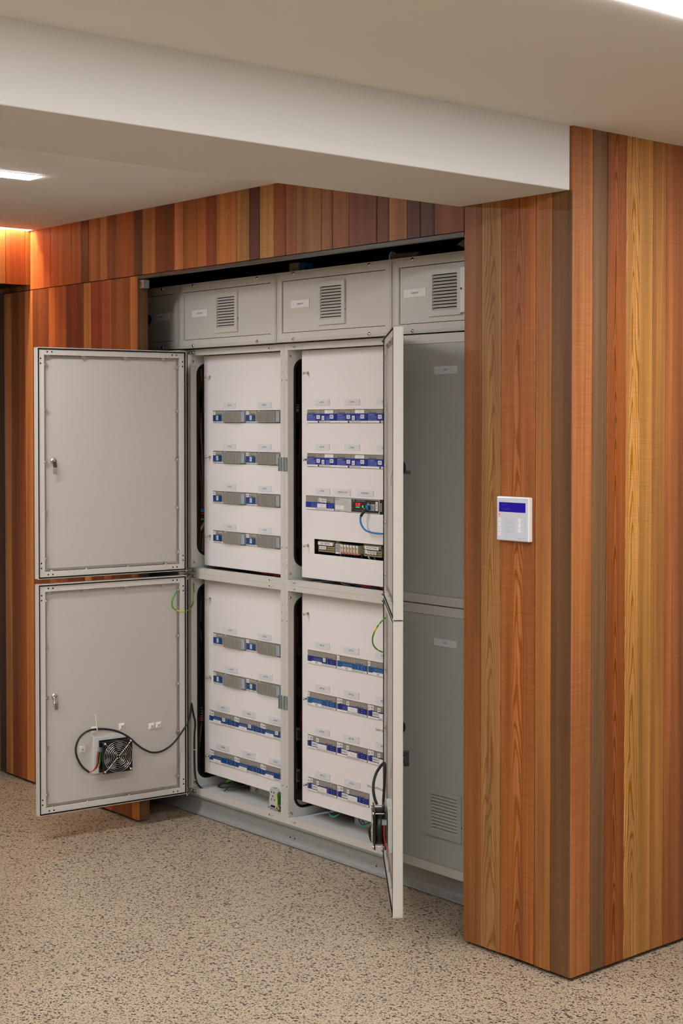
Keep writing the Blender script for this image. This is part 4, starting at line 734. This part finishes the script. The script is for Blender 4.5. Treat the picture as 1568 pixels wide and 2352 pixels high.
for x, lb in ((-1.545, 'blue and green wire loop under the BCP1 panel, left one'), (-1.365, 'blue and green wire loop under the BCP1 panel, right one beside fan')):
    b = MB(); 
    for k, mt in enumerate(('green', 'bluew', 'hose')): b.tube([(x, .345, .175), (x+.006, .338, .152-k*-.003), (x+.028, .335, .143+k*.003), (x+.052, .34, .152+k*.002), (x+.065, .35, .168)], .0022, M[mt], 6, smoothpts=2)
    tag(b.build('wire_loop'), lb, 'wires')
# ------------------------------------------------------------------ things on top of the cableway boxes
t = thing('capped_pipe', 'pale round cap on a short pipe above the middle cableway box', 'pipe', at(-1.23, .40, 2.318))
b = MB(); b.cyl((.02, 0, 0), (.12, .02, 0), .018, M['tan'], 20); b.build('pipe', t); b = MB(); b.cyl((-.004, -.004, 0), (.003, -.002, 0), .027, M['ivory'], 28); b.build('cap', t)
t = thing('junction_box', 'beige junction box with teal end in the dark gap above the trunking', 'box', at(-1.70, .30, 2.3035))
b = MB(); b.box(-.04, .02, 0, .05, -.0125, .03, M['tan']); b.build('body', t); b = MB(); b.box(.02, .05, 0.005, .045, -.0125, .028, M['blueT']); b.build('end_block', t)
b = MB(); b.lathe((-.79, .30, 2.325), (1, .1, 0), [(0, 0), (.012, .006), (.03, .014), (.08, .016)], M['tan'], 14); tag(b.build('cable_gland'), 'pointed pale fitting in the dark gap beside the right timber pier', 'fitting')
b = MB()
for i in range(7): x = -2.2+i*.24; b.tube([(x, .45, 2.298), (x+.08, .43, 2.305+.01*(i % 2)), (x+.2, .46, 2.30)], .005, M['hose'], 6, smoothpts=2)
tag(b.build('loose_cables'), 'dark cables lying on top of the cableway boxes', 'cables', kind='stuff')
# ------------------------------------------------------------------ alarm keypad
t = thing('alarm_keypad', 'white alarm keypad with blue screen on the right timber pier', 'keypad', at(-.290, -.0005, 1.3285)); w, h = .1355, .138
b = MB(); b.box(0, w, -.0195, -.0015, 0, h, M['keyw']); b.build('body', t, bevel=.003)
b = MB(); b.box(.0025, w-.0025, -.0215, -.0195, .0025, h-.0025, M['keyg']); b.build('glass_front', t, bevel=.0008)
b = MB(); x0, x1, z0, z1 = .0118, .1235, .0905, .1205; b.box(x0, x1, -.0218, -.0214, z0, z1, M['lcd'])
cl = mat('lcd_text', c(70, 40, 110), .5); b.text('12:16 17', .034, -.022, .1135, .006, cl); b.text('Automatica', .041, -.022, .100, .006, cl); b.build('screen', t)
def key(x, z, sym, sub=0, box=True, m='bluek'):
    b = MB(); y = -.0216
    if box: b.plate(x-.0058, x+.0058, z-.0068, z+.0068, y-.0001, y+.0002, [(x-.0055, x+.0055, z-.0065, z+.0065)], M['modlt']); 
    b.box(x-.0055, x+.0055, y, y+.0002, z-.0065, z+.0065, M['plate2' if box else 'keyg']); b.text(sym, x, y-.0003, z+(.001 if sub else 0), .0045, M[m], bold=.0)
    if sub: b.box(x-.0025, x+.0025, y-.0002, y, z-.0056, z-.0046, M['mod'])
    b.build('key', t)
for i, sy in enumerate(('H', '!', 'B', 'O')): key(.0145, .0655-i*.0152, sy, 1)
for i, sy in enumerate('123456789*0#'): key(.0385+(i % 3)*.0182, .0655-(i//3)*.0152, sy, 1 if i < 9 and i else 0, False)
for i, sy in enumerate(('X', '?', '<')): key(.0985, .0655-i*.0152, sy)
b = MB(); y = -.0216
for i in (0, 1): b.box(.047+i*.0182, .0473+i*.0182, y-.0001, y, .012, .073, M['mod'])
for i in range(3): b.box(.031, .083, y-.0001, y, .0578-i*.0152, .0581-i*.0152, M['mod'])
b.box(.1205, .1245, y-.0001, y+.0001, .032, .068, M['modlt']); b.box(.091, .118, y-.0001, y+.0001, .0085, .0125, M['modlt'])
for p in ((.1225, .071), (.1225, .029), (.0885, .0105), (.1205, .0105)): b.lathe((p[0], y-.0001, p[1]), (0, -1, 0), [(0, .002), (.0002, .0014), (0, .0013)], M['bluek'], 4)
b.build('slider', t)
b = MB(); b.plate(.0112, .0178, .079, .0845, y-.0002, y, [(.0125, .0165, .0803, .0832)], M['ledr']); b.box(.0132, .0158, y-.0003, y, .081, .0825, M['ledr']); b.build('status_light', t, label='small red glowing symbol')
